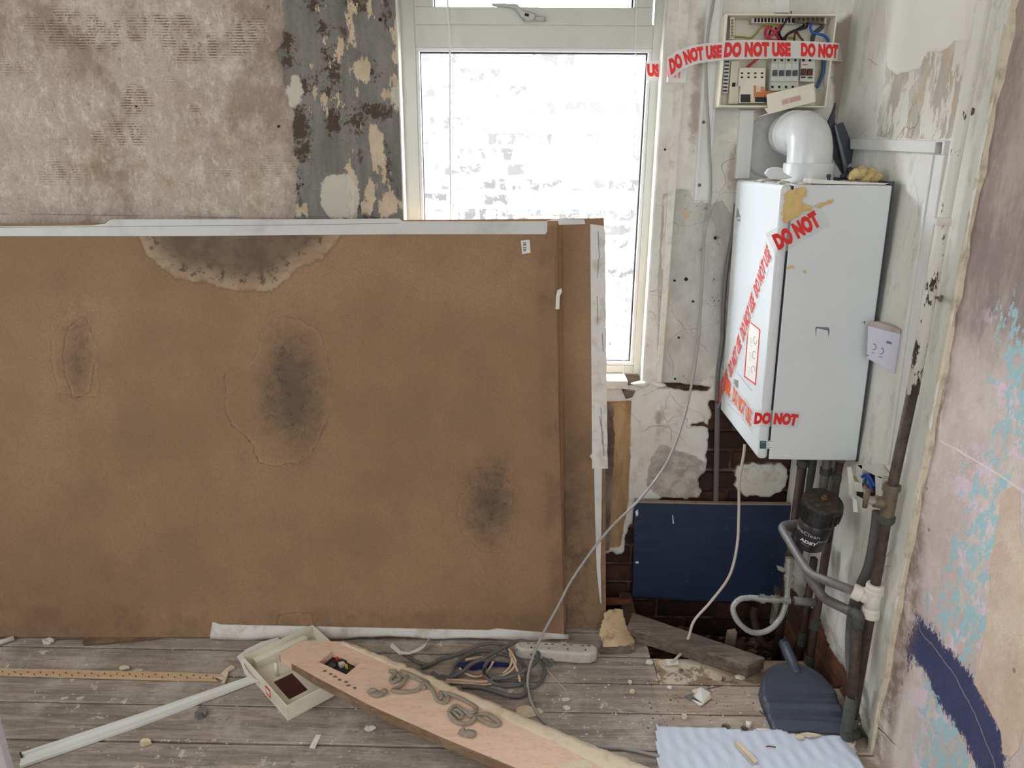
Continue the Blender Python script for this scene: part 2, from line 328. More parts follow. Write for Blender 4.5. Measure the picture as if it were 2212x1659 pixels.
    gcol = m.mix(peel, gcol, ccol); pale = m.mk('pale', nz, .05, .003); gcol = m.mix(m.mt('MULTIPLY', pale, .85), gcol, C(196, 192, 178))
    col = m.mix(gz, col, gcol)
    ln = m.mt('MULTIPLY', m.mt('SUBTRACT', 1, m.sm(m.mt('ABSOLUTE', m.at('line')), .001, .003)), m.sm(m.n(12, 3, .6, off=8, st=(1, 1, 9)), .4, .55)); col = m.mix(m.mt('MULTIPLY', ln, .45), col, C(70, 80, 120))
    h = m.mt('ADD', m.mt('ADD', m.mt('MULTIPLY', b, .5), m.mt('MULTIPLY', c, .25)), m.mt('MULTIPLY', m.mt('MULTIPLY', peel, gz), .6)); h = m.mt('SUBTRACT', h, m.mt('MULTIPLY', cm, .5))
    return m.done(col, .9, h, .003, .7)
def _disp(s, co, amp, sc):
    q = s.nd('ShaderNodeTexNoise'); s.l(co, q.inputs['Vector']); q.inputs['Scale'].default_value = sc; a = s.nd('ShaderNodeVectorMath'); a.operation = 'MULTIPLY_ADD'
    s.l(q.outputs['Color'], a.inputs[0]); a.inputs[1].default_value = (amp,)*3; s.l(co, a.inputs[2]); return a.outputs[0]
M.disp = _disp
MPW = .00153
G1 = [(612, -200), (612, 60), (598, 110), (616, 160), (622, 210), (636, 260), (630, 310), (643, 360), (636, 420), (636, 520), (900, 520), (900, -200)]
comb = [(395, 85, 60, 45), (535, 70, 50, 40), (290, 215, 40, 35), (105, 250, 40, 25), (430, 230, 50, 25), (110, 60, 70, 40), (230, 70, 90, 35), (260, 290, 80, 30), (150, 300, 40, 18), (155, 385, 22, 18), (330, 60, 60, 30), (480, 100, 40, 30), (700, 150, 60, 20)]
dark = [(645, 272, 26, 34), (652, 182, 22, 16), (655, 325, 18, 22), (720, 150, 14, 34), (722, 262, 18, 26), (705, 205, 12, 10), (812, 240, 38, 16), (770, 268, 14, 22), (622, 130, 16, 14), (700, 60, 12, 14), (800, 155, 12, 16), (680, 8, 18, 14), (770, 8, 20, 14), (835, 20, 8, 30), (640, 400, 8, 40), (780, 445, 12, 12), (705, 120, 10, 12), (800, 470, 20, 10), (840, 360, 8, 20), (615, 90, 18, 22)]
peel = [(760, 20, 10, 22), (758, 60, 9, 30), (735, 105, 14, 20), (717, 135, 10, 18), (780, 150, 22, 26), (675, 150, 9, 16), (676, 205, 9, 22), (704, 212, 12, 11), (727, 212, 11, 16), (770, 198, 7, 16), (812, 300, 18, 34), (815, 335, 14, 22), (762, 400, 11, 55), (762, 460, 10, 40), (838, 205, 16, 14), (828, 375, 10, 26), (840, 440, 26, 30), (650, 455, 22, 14), (800, 420, 14, 30), (668, 340, 8, 12), (855, 90, 10, 40), (690, 20, 8, 8), (800, 8, 10, 22), (856, 180, 12, 20), (790, 440, 10, 30), (700, 90, 7, 9)]
PWm = YP(YW)
msk = dict(grey=polym(PW, G1), comb=ellm(PW, comb, MPW), dark=ellm(PW, dark, MPW), peel=ellm(PW, peel, MPW), pale=ellm(PW, [(735, 425, 40, 46), (640, 190, 12, 26), (630, 210, 14, 20), (860, 210, 12, 26), (500, 310, 26, 30)], MPW),
    redge=polym(PW, [(870, -200), (870, 520), (1000, 520), (1000, -200)]), line=polym(PW, [(-400, 460), (0, 462), (300, 466), (560, 471), (645, 472), (645, 900), (-400, 900)]))
XL, XO = PW.px(863, 250)[0], 0.402      # window opening sides on the wall face
ZO = 0.80                                # opening bottom
wall_back = empty('wall_back', (0, YW, 0), 'stripped far wall of old plaster, grey paint and bare brick around the window', kind='structure')
def dleft(A, B, ms):
    d = (fbm(A, B, 2.5, 3)-.5)*.012 + (fbm(A, B, 22, 8, 3)-.5)*.0022 + np.clip(fbm(A, B, 9, 12)-.5, 0, 1)*.006
    edge = np.clip((A-(XL-.035))/.035, 0, 1); return d*(1-edge*.6) + np.where(ms['grey'] > 0, .0015, 0)
surf('plaster_face', PW, -2.75, XL, 0.0, 2.5, .010, far_left_mat(), wall_back, dleft, msk)
def plain_wall(name, c=(196, 184, 168)):
    m = M(name); a = m.n(3, 5, .65); b = m.n(20, 5, .7, off=3); col = m.mix(m.sm(a, .35, .65), C(*c), C(*(q*.88 for q in c)))
    return m.done(col, .9, b, .002)
pw = plain_wall('old_plaster')
mb = MB(); mb.box((-2.75, YW+.012, -.4), (XL-.002, 2.62, 2.5)); mb.box((XL-.01, YW+.035, 1.98), (XO+.01, 2.62, 2.5)); mb.box((XO+.004, YW+.05, -.4), (1.3, 2.62, 2.5)); mb.box((XL-.01, YW+.05, -.4), (XO+.01, 2.62, ZO-.02))
mb.build('masonry', plain('mortar_dark', C(120, 100, 84), .95, dirt=.5, sc=20, bump=.004), wall_back)
# --- right-hand part of the far wall: white plaster, grey strip, holes down to brick
holeA = [(1530, 868), (1537, 900), (1529, 925), (1533, 962), (1524, 985), (1530, 1010), (1512, 1035), (1513, 1062), (1508, 1078), (1420, 1076), (1418, 1088), (1372, 1100), (1362, 1130), (1345, 1180), (1352, 1195), (1306, 1200), (1250, 1215), (1250, 1900), (2100, 1900), (2100, 868)]
holeB = [(1425, 824), (1470, 829), (1500, 832), (1536, 838), (1530, 846), (1480, 847), (1440, 838)]
holeC = [(1493, 917), (1520, 913), (1540, 925), (1536, 930), (1512, 921), (1494, 922)]
keepE = [(1588, 1045, 1), (0, 0, 0)]
remn = [(1593, 1010), (1625, 1003), (1690, 1004), (1706, 1030), (1690, 1060), (1655, 1078), (1610, 1072), (1590, 1050)]
greyS = [(1432, 420), (1450, 412), (1475, 405), (1492, 412), (1499, 438), (1540, 440), (1560, 434), (1572, 455), (1590, 470), (1590, 770), (1545, 790), (1522, 822), (1500, 840), (1420, 840), (1420, 600)]
tanS = [(1290, 868), (1364, 866), (1361, 1010), (1358, 1085), (1340, 1180), (1290, 1190)]
brownS = [(1296, 870), (1326, 880), (1328, 960), (1322, 1080), (1316, 1190), (1290, 1190)]
roughS = [(1398, 1035), (1404, 990), (1428, 960), (1460, 972), (1500, 985), (1524, 1000), (1512, 1080), (1440, 1080), (1395, 1050)]
def holes(A, B):
    w = (fbm(A, B, 40, 5, 3)-.5)*.022
    h = np.maximum(polym(PW, holeA)(A, B), polym(PW, holeC)(A, B)*1.6) + w
    r = polym(PW, remn)(A, B)+w; h = np.minimum(h, -r)
    return np.maximum(h, np.maximum(polym(PW, holeB)(A, B), -.02)+w*.3)
def far_right_mat():
    m = M('flaking_white_and_grey_plaster')
    a = m.n(6, 6, .7); b = m.n(26, 6, .7, off=5); z = m.sep(m.pos, 2)
    col = m.mix(m.sm(a, .35, .65), C(202, 200, 193), C(220, 218, 210)); col = m.mix(m.mt('MULTIPLY', m.sm(b, .55, .72), .45), col, C(170, 160, 144))
    low = m.mix(m.sm(a, .35, .65), C(212, 205, 194), C(232, 226, 216)); low = m.mix(m.mt('MULTIPLY', m.sm(m.n(8, 5, .7, off=30), .56, .7), .6), low, C(168, 148, 126)); col = m.mix(m.mt('SUBTRACT', 1, m.sm(z, .70, .78)), col, low)
    wn = m.n(24, 5, .65, off=11)
    gcol = m.mix(m.sm(m.n(7, 5, .7, off=2, st=(1.5, 1, .7)), .3, .7), C(164, 162, 156), C(194, 193, 187)); gcol = m.mix(m.mk('greyedge', wn, .05, .002), gcol, C(190, 172, 144)); col = m.mix(m.mk('greys', wn, .02, .002), col, gcol)
    col = m.mix(m.mk('tans', wn, .012, .002), col, m.mix(m.sm(m.n(6, 5, .7, off=15, st=(3, 1, .6)), .35, .65), C(146, 118, 86), C(176, 148, 112)))
    col = m.mix(m.mk('browns', wn, .02, .002), col, m.mix(m.sm(m.n(6, 5, .7, off=35), .4, .6), C(140, 128, 118), C(98, 80, 66)))
    col = m.mix(m.mk('rough', wn, .02, .003), col, m.mix(m.sm(b, .4, .6), C(160, 154, 148), C(188, 182, 175)))
    sp = m.mt('MULTIPLY', m.sm(m.n(52, 5, .8, off=25), .59, .64), m.sm(m.at('mould'), -.02, .02)); col = m.mix(m.mt('MULTIPLY', sp, .9), col, C(36, 34, 34, 1))
    rs = m.mk('rust', wn, .05, .01); col = m.mix(m.mt('MULTIPLY', rs, .6), col, C(134, 108, 86))
    col = m.mix(m.mk('corner', wn, .03, .008), col, C(150, 138, 128))
    cr = m.vor(7, 'DISTANCE_TO_EDGE', co=m.disp(m.co, .12, 7)); crk = m.mt('MULTIPLY', m.mt('SUBTRACT', 1, m.sm(cr, .0, .007)), m.sm(m.n(5, 3, .6, off=77), .50, .6)); col = m.mix(m.mt('MULTIPLY', crk, .5), col, C(96, 84, 72))
    inner = m.mix(m.sm(m.n(9, 5, .7, off=55), .4, .65), C(70, 52, 42), C(120, 104, 92)); ed = m.sm(m.at('hole'), -.001, .003); col = m.mix(ed, col, inner)
    return m.done(col, .9, m.mt('SUBTRACT', m.mt('ADD', m.mt('MULTIPLY', b, .6), m.n(90, 3, .7)), m.mt('MULTIPLY', crk, .5)), .003, .7)
def dright(A, B, ms):
    d = (fbm(A, B, 7, 31)-.5)*.007+(fbm(A, B, 30, 33, 3)-.5)*.003
    d = d + np.clip(.004-ms['greys']*.4, 0, .004)*np.where(B > .8, 1, 0) - np.clip(ms['tans']*1.0, 0, .010) + np.where(ms['rough'] > 0, (fbm(A, B, 28, 41, 3)-.5)*.014, 0)
    return np.where(ms['hole'] > 0, -np.clip(ms['hole']*6, 0, .030)+d*.6, d)
msk2 = dict(hole=holes, greys=polym(PW, greyS), tans=polym(PW, tanS), browns=polym(PW, brownS), rough=polym(PW, roughS),
    greyedge=polym(PW, [(1428, 480), (1446, 470), (1450, 560), (1440, 760), (1422, 780)], [(1548, 790), (1575, 775), (1575, 845), (1520, 845)], [(1470, 455), (1496, 455), (1490, 475), (1474, 480)], grow=-.004),
    mould=ellm(PW, [(1508, 440, 34, 24), (1392, 1015, 12, 22), (1440, 1025, 8, 10), (1545, 520, 12, 14), (1800, 180, 26, 26), (1780, 110, 30, 60), (1822, 70, 14, 40), (1490, 810, 18, 16), (1520, 515, 14, 50), (1548, 640, 20, 60), (1588, 1200, 20, 20)], MPW),
    rust=ellm(PW, [(1424, 905, 7, 14), (1422, 935, 4, 12), (1503, 240, 10, 60), (1510, 140, 8, 70), (1520, 90, 8, 40), (1585, 360, 12, 40), (1660, 330, 60, 46), (1700, 240, 60, 20)], MPW),
    corner=polym(PW, [(1790, 60), (1900, 0), (1900, 500), (1800, 500), (1805, 300)]))
surf('plaster_face', PW, XO, XR+.012, -.36, 2.5, .006, far_right_mat(), wall_back, dright, msk2)
surf('plaster_face', PW, XL-.01, XO+.001, -.36, ZO-.03, .008, bpy.data.materials['flaking_white_and_grey_plaster'], wall_back, dright, msk2)
mb = MB(); mb.box((XL-.01, YW, 1.98), (XO+.01, YW+.04, 2.5)); mb.build('lintel_plaster', pw, wall_back)
# reveals of the window opening
rev = plain('bright_painted_reveal', C(214, 211, 204), .7, dirt=.3, sc=20, dc=C(160, 140, 115))
mb = MB(); mb.box((XL-.012, YW-.001, ZO-.03), (XL+.004, 2.60, 2.0)); mb.box((XO-.003, YW+.008, ZO-.03), (XO+.012, 2.60, 2.0)); mb.box((XL, YW, 1.98), (XO, 2.6, 2.0)); mb.build('reveal', rev, wall_back)
# exposed bricks in the far wall and the right wall (each its own part, sharing one mesh)
def brick_mat(name, c1, c2, c3, k=.8):
    m = M(name, True); a = m.n(16, 5, .7); b = m.n(60, 4, .7, off=4); oi = m.rand
    col = m.mix(m.sm(oi, .1, .9), C(*c1, k), C(*c2, k)); col = m.mix(m.mt('MULTIPLY', m.sm(a, .45, .65), .65), col, C(*c3, k)); return m.done(col, .95, m.mt('ADD', a, b), .004)
bm_in = brick_mat('sooty_red_brick', (84, 52, 42), (54, 38, 34), (36, 32, 30))
def brick_mesh(name, lx, ly, lz, mat, seed=1, amp=.0022):
    bm = bmesh.new(); bmesh.ops.create_cube(bm, size=1); 
    for v in bm.verts: v.co = Vector((v.co.x*lx, v.co.y*ly, v.co.z*lz))
    bmesh.ops.bevel(bm, geom=bm.edges[:], offset=.004, segments=1, affect='EDGES'); R = random.Random(seed)
    for v in bm.verts: v.co += Vector((R.uniform(-amp, amp), R.uniform(-amp, amp), R.uniform(-amp, amp)))
    me = bpy.data.meshes.new(name); bm.to_mesh(me); bm.free(); me.materials.append(mat); return me
def put(me, name, loc, parent, rot=(0, 0, 0)):
    o = bpy.data.objects.new(name, me); S.collection.objects.link(o); o.parent = parent; o.location = Vector(loc)-wloc(parent); o.rotation_euler = rot; return o
bme = [brick_mesh('brick', .205, .04, .062, bm_in, k) for k in range(4)]
R = random.Random(4)
for r in range(16):
    z = -.33+r*.075
    if z > .86: break
    for c in range(4):
        x = .29+c*.217+(.108 if r % 2 else 0)
        if x > 1.0 or (x < .40 and z > .25): continue
        put(bme[R.randrange(4)], 'brick', (x, YW+.036+R.uniform(-.004, .004), z), wall_back, (0, R.uniform(-.01, .01), 0))
# --- right wall
wall_right = empty('wall_right', (XR, 1, 0), 'cream painted alcove wall and old pink and blue plaster on the right', kind='structure')
def cream_mat():
    m = M('cream_painted_wall')
    a = m.n(3, 5, .6, st=(1, 1, .6)); b = m.n(22, 6, .7, off=5); yy = m.sep(m.pos, 1)
    col = m.mix(m.sm(a, .35, .65), C(214, 212, 203), C(228, 226, 216)); col = m.mix(m.mt('MULTIPLY', m.sm(b, .58, .75), .3), col, C(170, 160, 140))
    col = m.mix(m.mt('MULTIPLY', m.sm(yy, 1.72, 2.2), .5), col, C(206, 205, 201)); col = m.mix(m.mt('MULTIPLY', m.sm(m.n(15, 6, .78, off=67, st=(1, 1.6, .6)), .52, .64), .4), col, C(168, 162, 152))
    wn = m.n(26, 5, .65, off=11); pg = m.mk('peeled', wn, .02, .0015)
    pc = m.mix(m.sm(m.n(9, 5, .7, off=15, st=(1, 2, .7)), .42, .58), C(170, 165, 156), C(190, 186, 178)); pc = m.mix(m.mt('MULTIPLY', m.sm(m.n(8, 5, .7, off=19, st=(1, 2, .7)), .56, .6), .8), pc, C(186, 168, 140)); pc = m.mix(m.sm(m.n(10, 5, .7, off=23, st=(1, 2, .6)), .51, .54), pc, C(214, 212, 204))
    col = m.mix(pg, col, pc); new = m.mk('fresh', wn, .01, .001); col = m.mix(new, col, C(222, 222, 214))
    cr = m.vor(8, 'DISTANCE_TO_EDGE', co=m.disp(m.co, .12, 7), st=(1, 1.4, .7)); crk = m.mt('MULTIPLY', m.mt('SUBTRACT', 1, m.sm(cr, .0, .014)), m.sm(m.at('cracks'), -.03, .03)); col = m.mix(m.mt('MULTIPLY', crk, .7), col, C(96, 84, 70))
    dr = m.n(7, 5, .7, off=45, st=(1, 3, .35)); col = m.mix(m.mt('MULTIPLY', m.mt('MULTIPLY', m.sm(dr, .52, .7), m.sm(m.at('damp'), -.05, .1)), .6), col, C(132, 122, 108))
    inner = m.mix(m.sm(m.n(12, 5, .7, off=55), .4, .65), C(120, 76, 52), C(84, 60, 46)); col = m.mix(m.sm(m.at('hole'), -.001, .003), col, inner)
    ed = m.mk('fringe', wn, .05, .004); col = m.mix(m.mt('MULTIPLY', ed, .7), col, m.mix(m.sm(b, .4, .6), C(150, 140, 128), C(200, 194, 182)))
    return m.done(col, .75, m.mt('SUBTRACT', m.mt('ADD', m.mt('MULTIPLY', b, .5), m.mt('MULTIPLY', pg, -.4)), m.mt('MULTIPLY', crk, .5)), .003, .7)
peelP = [(1912, 120), (1918, 150), (1935, 160), (1960, 156), (1987, 148), (1996, 125), (2008, 110), (2040, 112), (2050, 104), (2058, 90), (2088, 85), (2086, 140), (2068, 240), (2056, 300), (1990, 300), (1893, 296), (1898, 240), (1912, 200)]
holeR = [(1700, 1260), (1765, 1330), (1790, 1400), (1830, 1460), (1840, 1500), (1875, 1600), (1880, 1760), (1700, 1760), (1600, 1500)]
def rh(A, B): return polym(PR, holeR)(A, B)+(fbm(A, B, 38, 15, 3)-.5)*.02
mskR = dict(peeled=polym(PR, peelP), fresh=polym(PR, [(1915, -60), (1912, 60), (1917, 146), (1935, 157), (1985, 146), (1996, 122), (2006, 108), (2050, 102), (2060, 88), (2085, 82), (2090, -60)]), cracks=ellm(PR, [(1975, 470, 20, 60), (1960, 270, 50, 40), (1880, 180, 20, 120), (2080, 200, 14, 60), (1900, 1200, 40, 120)], .0012),
    damp=ellm(PR, [(1870, 280, 60, 60), (1850, 1200, 60, 160), (1840, 1430, 50, 60), (1970, 480, 40, 80), (1890, 340, 60, 30), (1840, 1100, 40, 200), (1900, 1500, 40, 100)], .0012), hole=rh, fringe=lambda A, B: rh(A, B)+.05)
def dr(A, B, ms):
    d = (fbm(A, B, 5, 51)-.5)*.010+(fbm(A, B, 26, 53, 3)-.5)*.0016 - np.clip(ms['peeled']*.6, 0, .004)
    return np.where(ms['hole'] > 0, -np.clip(ms['hole']*5, 0, .03), d)
YE = 1.575                                # where the cream lining board stops and the pink plaster starts
surf('plaster_face', PR, -YW-.01, -YE, -.36, 2.5, .008, cream_mat(), wall_right, dr, mskR)
# broken edge of the cream board
pe = []
for i in range(60): z = -.02+i*2.52/59; pe.append((-(YE)+.004*math.sin(i*1.3)+.003*math.sin(i*3.1), z))
mb = MB(); PRB = PL(PR.at(0, 0, -.018), PR.u, PR.v)
for i in range(59):
    a0, z0 = pe[i]; a1, z1 = pe[i+1]; mb.add([PR.at(-YE-.012, z0, .002), PR.at(a0, z0, .0015), PR.at(a0+.002, z0, -.022), PR.at(-YE-.012, z1, .002), PR.at(a1, z1, .0015), PR.at(a1+.002, z1, -.022)], [(0, 1, 4, 3), (1, 2, 5, 4)])
mb.build('board_edge', [plain('cream_edge', C(204, 196, 176), .9, dirt=.5, dc=C(110, 90, 72))], wall_right)
PK = XP(XR+.016)
def pink_mat():
    m = M('old_pink_blue_plaster')
    a = m.n(4, 6, .7, st=(1, 1.2, .7)); b = m.n(20, 6, .75, off=5); c = m.n(2, 4, .6, off=8); z = m.sep(m.pos, 2)
    col = m.mix(m.sm(a, .35, .65), C(186, 170, 166), C(204, 194, 186)); col = m.mix(m.mt('MULTIPLY', m.sm(b, .5, .7), .4), col, C(178, 158, 140))
    up = m.mix(m.sm(m.n(5, 6, .75, off=17, st=(1, 1.5, .5)), .38, .62), C(132, 118, 116), C(166, 152, 142)); col = m.mix(m.sm(m.mt('ADD', z, m.mt('MULTIPLY', m.mt('SUBTRACT', a, .5), .9)), 1.02, 1.30), col, up)
    lil = m.mt('MULTIPLY', m.sm(m.n(9, 5, .7, off=27), .52, .6), m.sm(m.at('blue'), -.12, -.02)); col = m.mix(m.mt('MULTIPLY', lil, .7), col, C(212, 194, 208))
    bn = m.n(34, 6, .72, off=37, st=(1, 1.3, .8)); bl = m.sm(m.mt('ADD', bn, m.mt('MULTIPLY', m.sm(m.at('blue'), -.09, .05), .13)), .605, .615); bl = m.mt('MULTIPLY', bl, m.sm(m.at('blue'), -.09, -.04)); col = m.mix(m.mt('MULTIPLY', bl, .9), col, C(150, 186, 192))
    wn = m.n(20, 5, .7, off=43)
    st = m.n(60, 4, .7, off=47, st=(1, 1, .35)); nv = m.mk('navy', m.mt('ADD', m.mt('MULTIPLY', m.n(110, 5, .75, off=47, st=(1, 1.2, .6)), .7), m.mt('MULTIPLY', wn, .3)), .13, .006, bias=.002); ncol = m.mix(m.mt('MULTIPLY', m.sm(b, .5, .7), .5), C(12, 34, 84), C(42, 56, 84)); col = m.mix(m.mt('MULTIPLY', nv, .93), col, ncol)
    tn = m.mk('tan', wn, .015, .001); tcol = m.mix(m.sm(m.n(6, 5, .7, off=63), .35, .65), C(190, 166, 146), C(206, 188, 168)); col = m.mix(m.mt('MULTIPLY', tn, .92), col, tcol)
    ln = m.mt('SUBTRACT', 1, m.sm(m.mt('ABSOLUTE', m.mt('ADD', m.at('scratch'), m.mt('MULTIPLY', m.mt('SUBTRACT', m.n(40, 3, .6), .5), .006))), .0014, .0028)); ln = m.mt('MULTIPLY', ln, m.sm(m.sep(m.pos, 1), .95, 1.05)); col = m.mix(m.mt('MULTIPLY', ln, .8), col, C(212, 206, 200))
    pk = m.mt('SUBTRACT', 1, m.sm(m.vor(9, 'F1'), .03, .06)); col = m.mix(m.mt('MULTIPLY', pk, .7), col, C(120, 96, 82))
    gm = m.sm(m.at('grime'), -.03, .02); col = m.mix(m.mt('MULTIPLY', m.mt('MULTIPLY', gm, m.sm(b, .35, .6)), .75), col, C(120, 100, 84))
    l2 = m.mt('MULTIPLY', m.mt('SUBTRACT', 1, m.sm(m.mt('ABSOLUTE', m.mt('ADD', m.at('scratchb'), m.mt('MULTIPLY', m.mt('SUBTRACT', m.n(30, 3, .6), .5), .012))), .0008, .0018)), nv); col = m.mix(m.mt('MULTIPLY', l2, .7), col, C(160, 150, 146)); cr = m.mt('MULTIPLY', m.mt('SUBTRACT', 1, m.sm(m.mt('ABSOLUTE', m.mt('ADD', m.at('crack'), m.mt('MULTIPLY', m.mt('SUBTRACT', m.n(20, 3, .6), .5), .012))), .0008, .0018)), m.mt('SUBTRACT', 1, m.sm(m.sep(m.pos, 2), .10, .12))); col = m.mix(cr, col, C(60, 48, 40))
    return m.done(col, .85, m.mt('ADD', m.mt('ADD', m.mt('MULTIPLY', b, .5), m.n(70, 4, .7, off=3)), m.mt('MULTIPLY', tn, .6)), .004, .8)
navyP = [(1990, 1325), (2012, 1345), (2045, 1395), (2095, 1450), (2130, 1510), (2160, 1570), (2172, 1610), (2176, 1690), (2140, 1720), (2110, 1659), (2090, 1600), (2060, 1560), (2025, 1510), (1998, 1450), (1975, 1420), (1965, 1450), (1960, 1400), (1975, 1360)]
blueP = [(2060, 1280), (2110, 1270), (2130, 1330), (2120, 1420), (2090, 1420), (2060, 1370), (2030, 1320)]; blue2 = [(2020, 1480), (2060, 1560), (2120, 1700), (2000, 1700), (2000, 1560)]; blue3 = [(2110, 1030), (2170, 1050), (2160, 1130), (2130, 1270), (2060, 1250), (2090, 1130)]; blue4 = [(2180, 700), (2260, 690), (2260, 950), (2170, 950)]
tanP = [(2150, 1150), (2160, 1060), (2185, 1050), (2200, 1060), (2204, 1160), (2230, 1300), (2230, 1500), (2205, 1600), (2190, 1640), (2165, 1632), (2160, 1580), (2135, 1530), (2103, 1476), (2120, 1400), (2135, 1300), (2140, 1200)]
mskP = dict(navy=polym(PK, navyP), blue=polym(PK, blueP, blue2, blue3, blue4), tan=polym(PK, tanP), scratch=polym(PK, [(2036, 951), (2100, 991), (2300, 1120), (2600, 1320), (2600, 600), (2200, -900)]), scratchb=polym(PK, [(1990, 1200), (1993, 1360), (2058, 1450), (2108, 1540), (2150, 1650), (2190, 1800), (2600, 1800), (2600, 1200)]),
    grime=polym(PK, [(2150, 0), (2170, 0), (2080, 620), (2050, 860), (2008, 1000), (1990, 1330), (1900, 1700), (1850, 1700), (1900, 1300)]), crack=polym(PK, [(1890, 1560), (1910, 1577), (1950, 1617), (2000, 1672), (2100, 1790), (1800, 1900)]))
pkd = lambda A, B, ms: (fbm(A, B, 3, 61)-.5)*.014+(fbm(A, B, 18, 63, 3)-.5)*.003+np.clip(.02+ms['grime']*.3, 0, .006)
surf('old_plaster', PK, -YE-.02, -1.15, -.02, 2.5, .006, pink_mat(), wall_right, pkd, mskP)
surf('old_plaster', PK, -1.15, 1.85, -.02, 2.5, .03, bpy.data.materials['old_pink_blue_plaster'], wall_right, pkd, mskP)
mb = MB(); mb.box((XR+.05, -1.9, -.4), (XR+.12, 2.62, 2.5)); mb.build('masonry', bpy.data.materials['mortar_dark'], wall_right)
bmr = [brick_mesh('brick', .04, .205, .062, brick_mat('orange_brick_%d' % k, (112, 70, 50), (84, 54, 42), (60, 46, 38)), k+9) for k in range(2)]
for r in range(8):
    for c in range(3):
        put(bmr[(r+c) % 2], 'brick', (XR+.036, 1.72+c*.217+(.108 if r % 2 else 0), -.33+r*.075), wall_right)
# --- rest of the room
mb = MB(); mb.box((-2.85, -1.9, -.4), (-2.75, 2.62, 2.5)); wl = mb.build('wall_left', pw, kind='structure')
mb = MB(); mb.box((-2.85, -1.98, -.4), (1.3, -1.86, 2.5)); mb.build('wall_front', pw, kind='structure')
mb = MB(); mb.box((-2.85, -1.98, 2.5), (1.3, 2.62, 2.62)); mb.build('ceiling', plain_wall('ceiling_plaster', (214, 212, 206)), kind='structure')
mb = MB(); mb.box((-2.85, -1.98, -.46), (1.3, 2.62, -.40)); mb.build('subfloor_slab', pw, kind='structure')
# --- floor: planks
floor = empty('floor', (0, 1, 0), 'bare grey-brown floorboards dusted with plaster, open over a brick-lined void in the alcove', kind='structure')
def plank_mat():
    m = M('dusty_floorboard', True); g = m.n(3.2, 8, .72, st=(1, 12, 12), dist=.9); g2 = m.n(16, 4, .65, st=(1, 16, 16)); x = m.sep(m.pos, 0)
    col = m.mix(m.sm(g, .3, .7), C(120, 110, 101), C(168, 157, 146)); col = m.mix(m.mt('MULTIPLY', m.sm(g2, .5, .72), .55), col, C(88, 78, 70))
    rgt = m.sm(m.mt('ADD', x, m.mt('MULTIPLY', m.n(12, 4, .6, off=2), .03)), .405, .425)
    col = m.mix(m.mt('MULTIPLY', rgt, .55), col, m.mix(m.sm(g, .35, .65), C(160, 138, 118), C(186, 170, 152)))
    d = m.n(4, 6, .75, off=3, co=m.pos); col = m.mix(m.mt('MULTIPLY', m.sm(d, .46, .70), .6), col, C(196, 188, 178))
    dk = m.n(5, 6, .75, off=23, co=m.pos); col = m.mix(m.mt('MULTIPLY', m.sm(dk, .56, .72), .55), col, C(66, 58, 54))
    s1 = m.mt('MULTIPLY', m.sm(m.n(26, 5, .7, off=13, co=m.pos), .60, .62), m.sm(m.n(3.4, 3, .6, off=33, co=m.pos), .48, .58)); col = m.mix(m.mt('MULTIPLY', s1, .8), col, C(206, 196, 182))
    s2 = m.mt('MULTIPLY', m.mt('SUBTRACT', 1, m.sm(m.vor(34, co=m.pos), .07, .10)), m.sm(m.n(5, 4, .7, off=43, co=m.pos), .5, .56)); col = m.mix(m.mt('MULTIPLY', s2, .75), col, C(222, 216, 206)); fg = m.n(40, 5, .75, st=(1, 7, 7)); col = m.mix(m.mt('MULTIPLY', m.sm(fg, .54, .66), .4), col, C(84, 74, 66)); s3 = m.mt('MULTIPLY', m.sm(m.n(13, 6, .78, off=53, co=m.pos), .60, .64), m.sm(m.n(2.6, 3, .6, off=63, co=m.pos), .46, .56)); col = m.mix(m.mt('MULTIPLY', s3, .55), col, C(72, 64, 58))
    nl = m.mt('SUBTRACT', 1, m.sm(m.vor(4.2, co=m.pos), .012, .02)); col = m.mix(m.mt('MULTIPLY', nl, .7), col, C(40, 34, 32))
    return m.done(col, .82, m.mt('ADD', m.mt('MULTIPLY', g, .8), m.mt('MULTIPLY', g2, .6)), .0025, .7)
pm = plank_mat()
def paint_plank_mat():
    m = M('pale_paint_worn_board', True); g = m.n(3.2, 8, .72, st=(1, 12, 12)); col = m.mix(m.sm(g, .35, .65), C(134, 112, 92), C(160, 140, 118))
    w = m.mt('MULTIPLY', m.sm(m.n(11, 6, .75, off=3), .46, .52), m.mt('SUBTRACT', 1, m.sm(m.sep(m.pos, 0), .56, .66))); col = m.mix(m.mt('MULTIPLY', w, .85), col, C(206, 196, 176)); col = m.mix(m.mt('MULTIPLY', m.sm(m.n(16, 6, .8, off=13), .56, .64), .85), col, C(50, 42, 38)); return m.done(col, .85, g, .003)
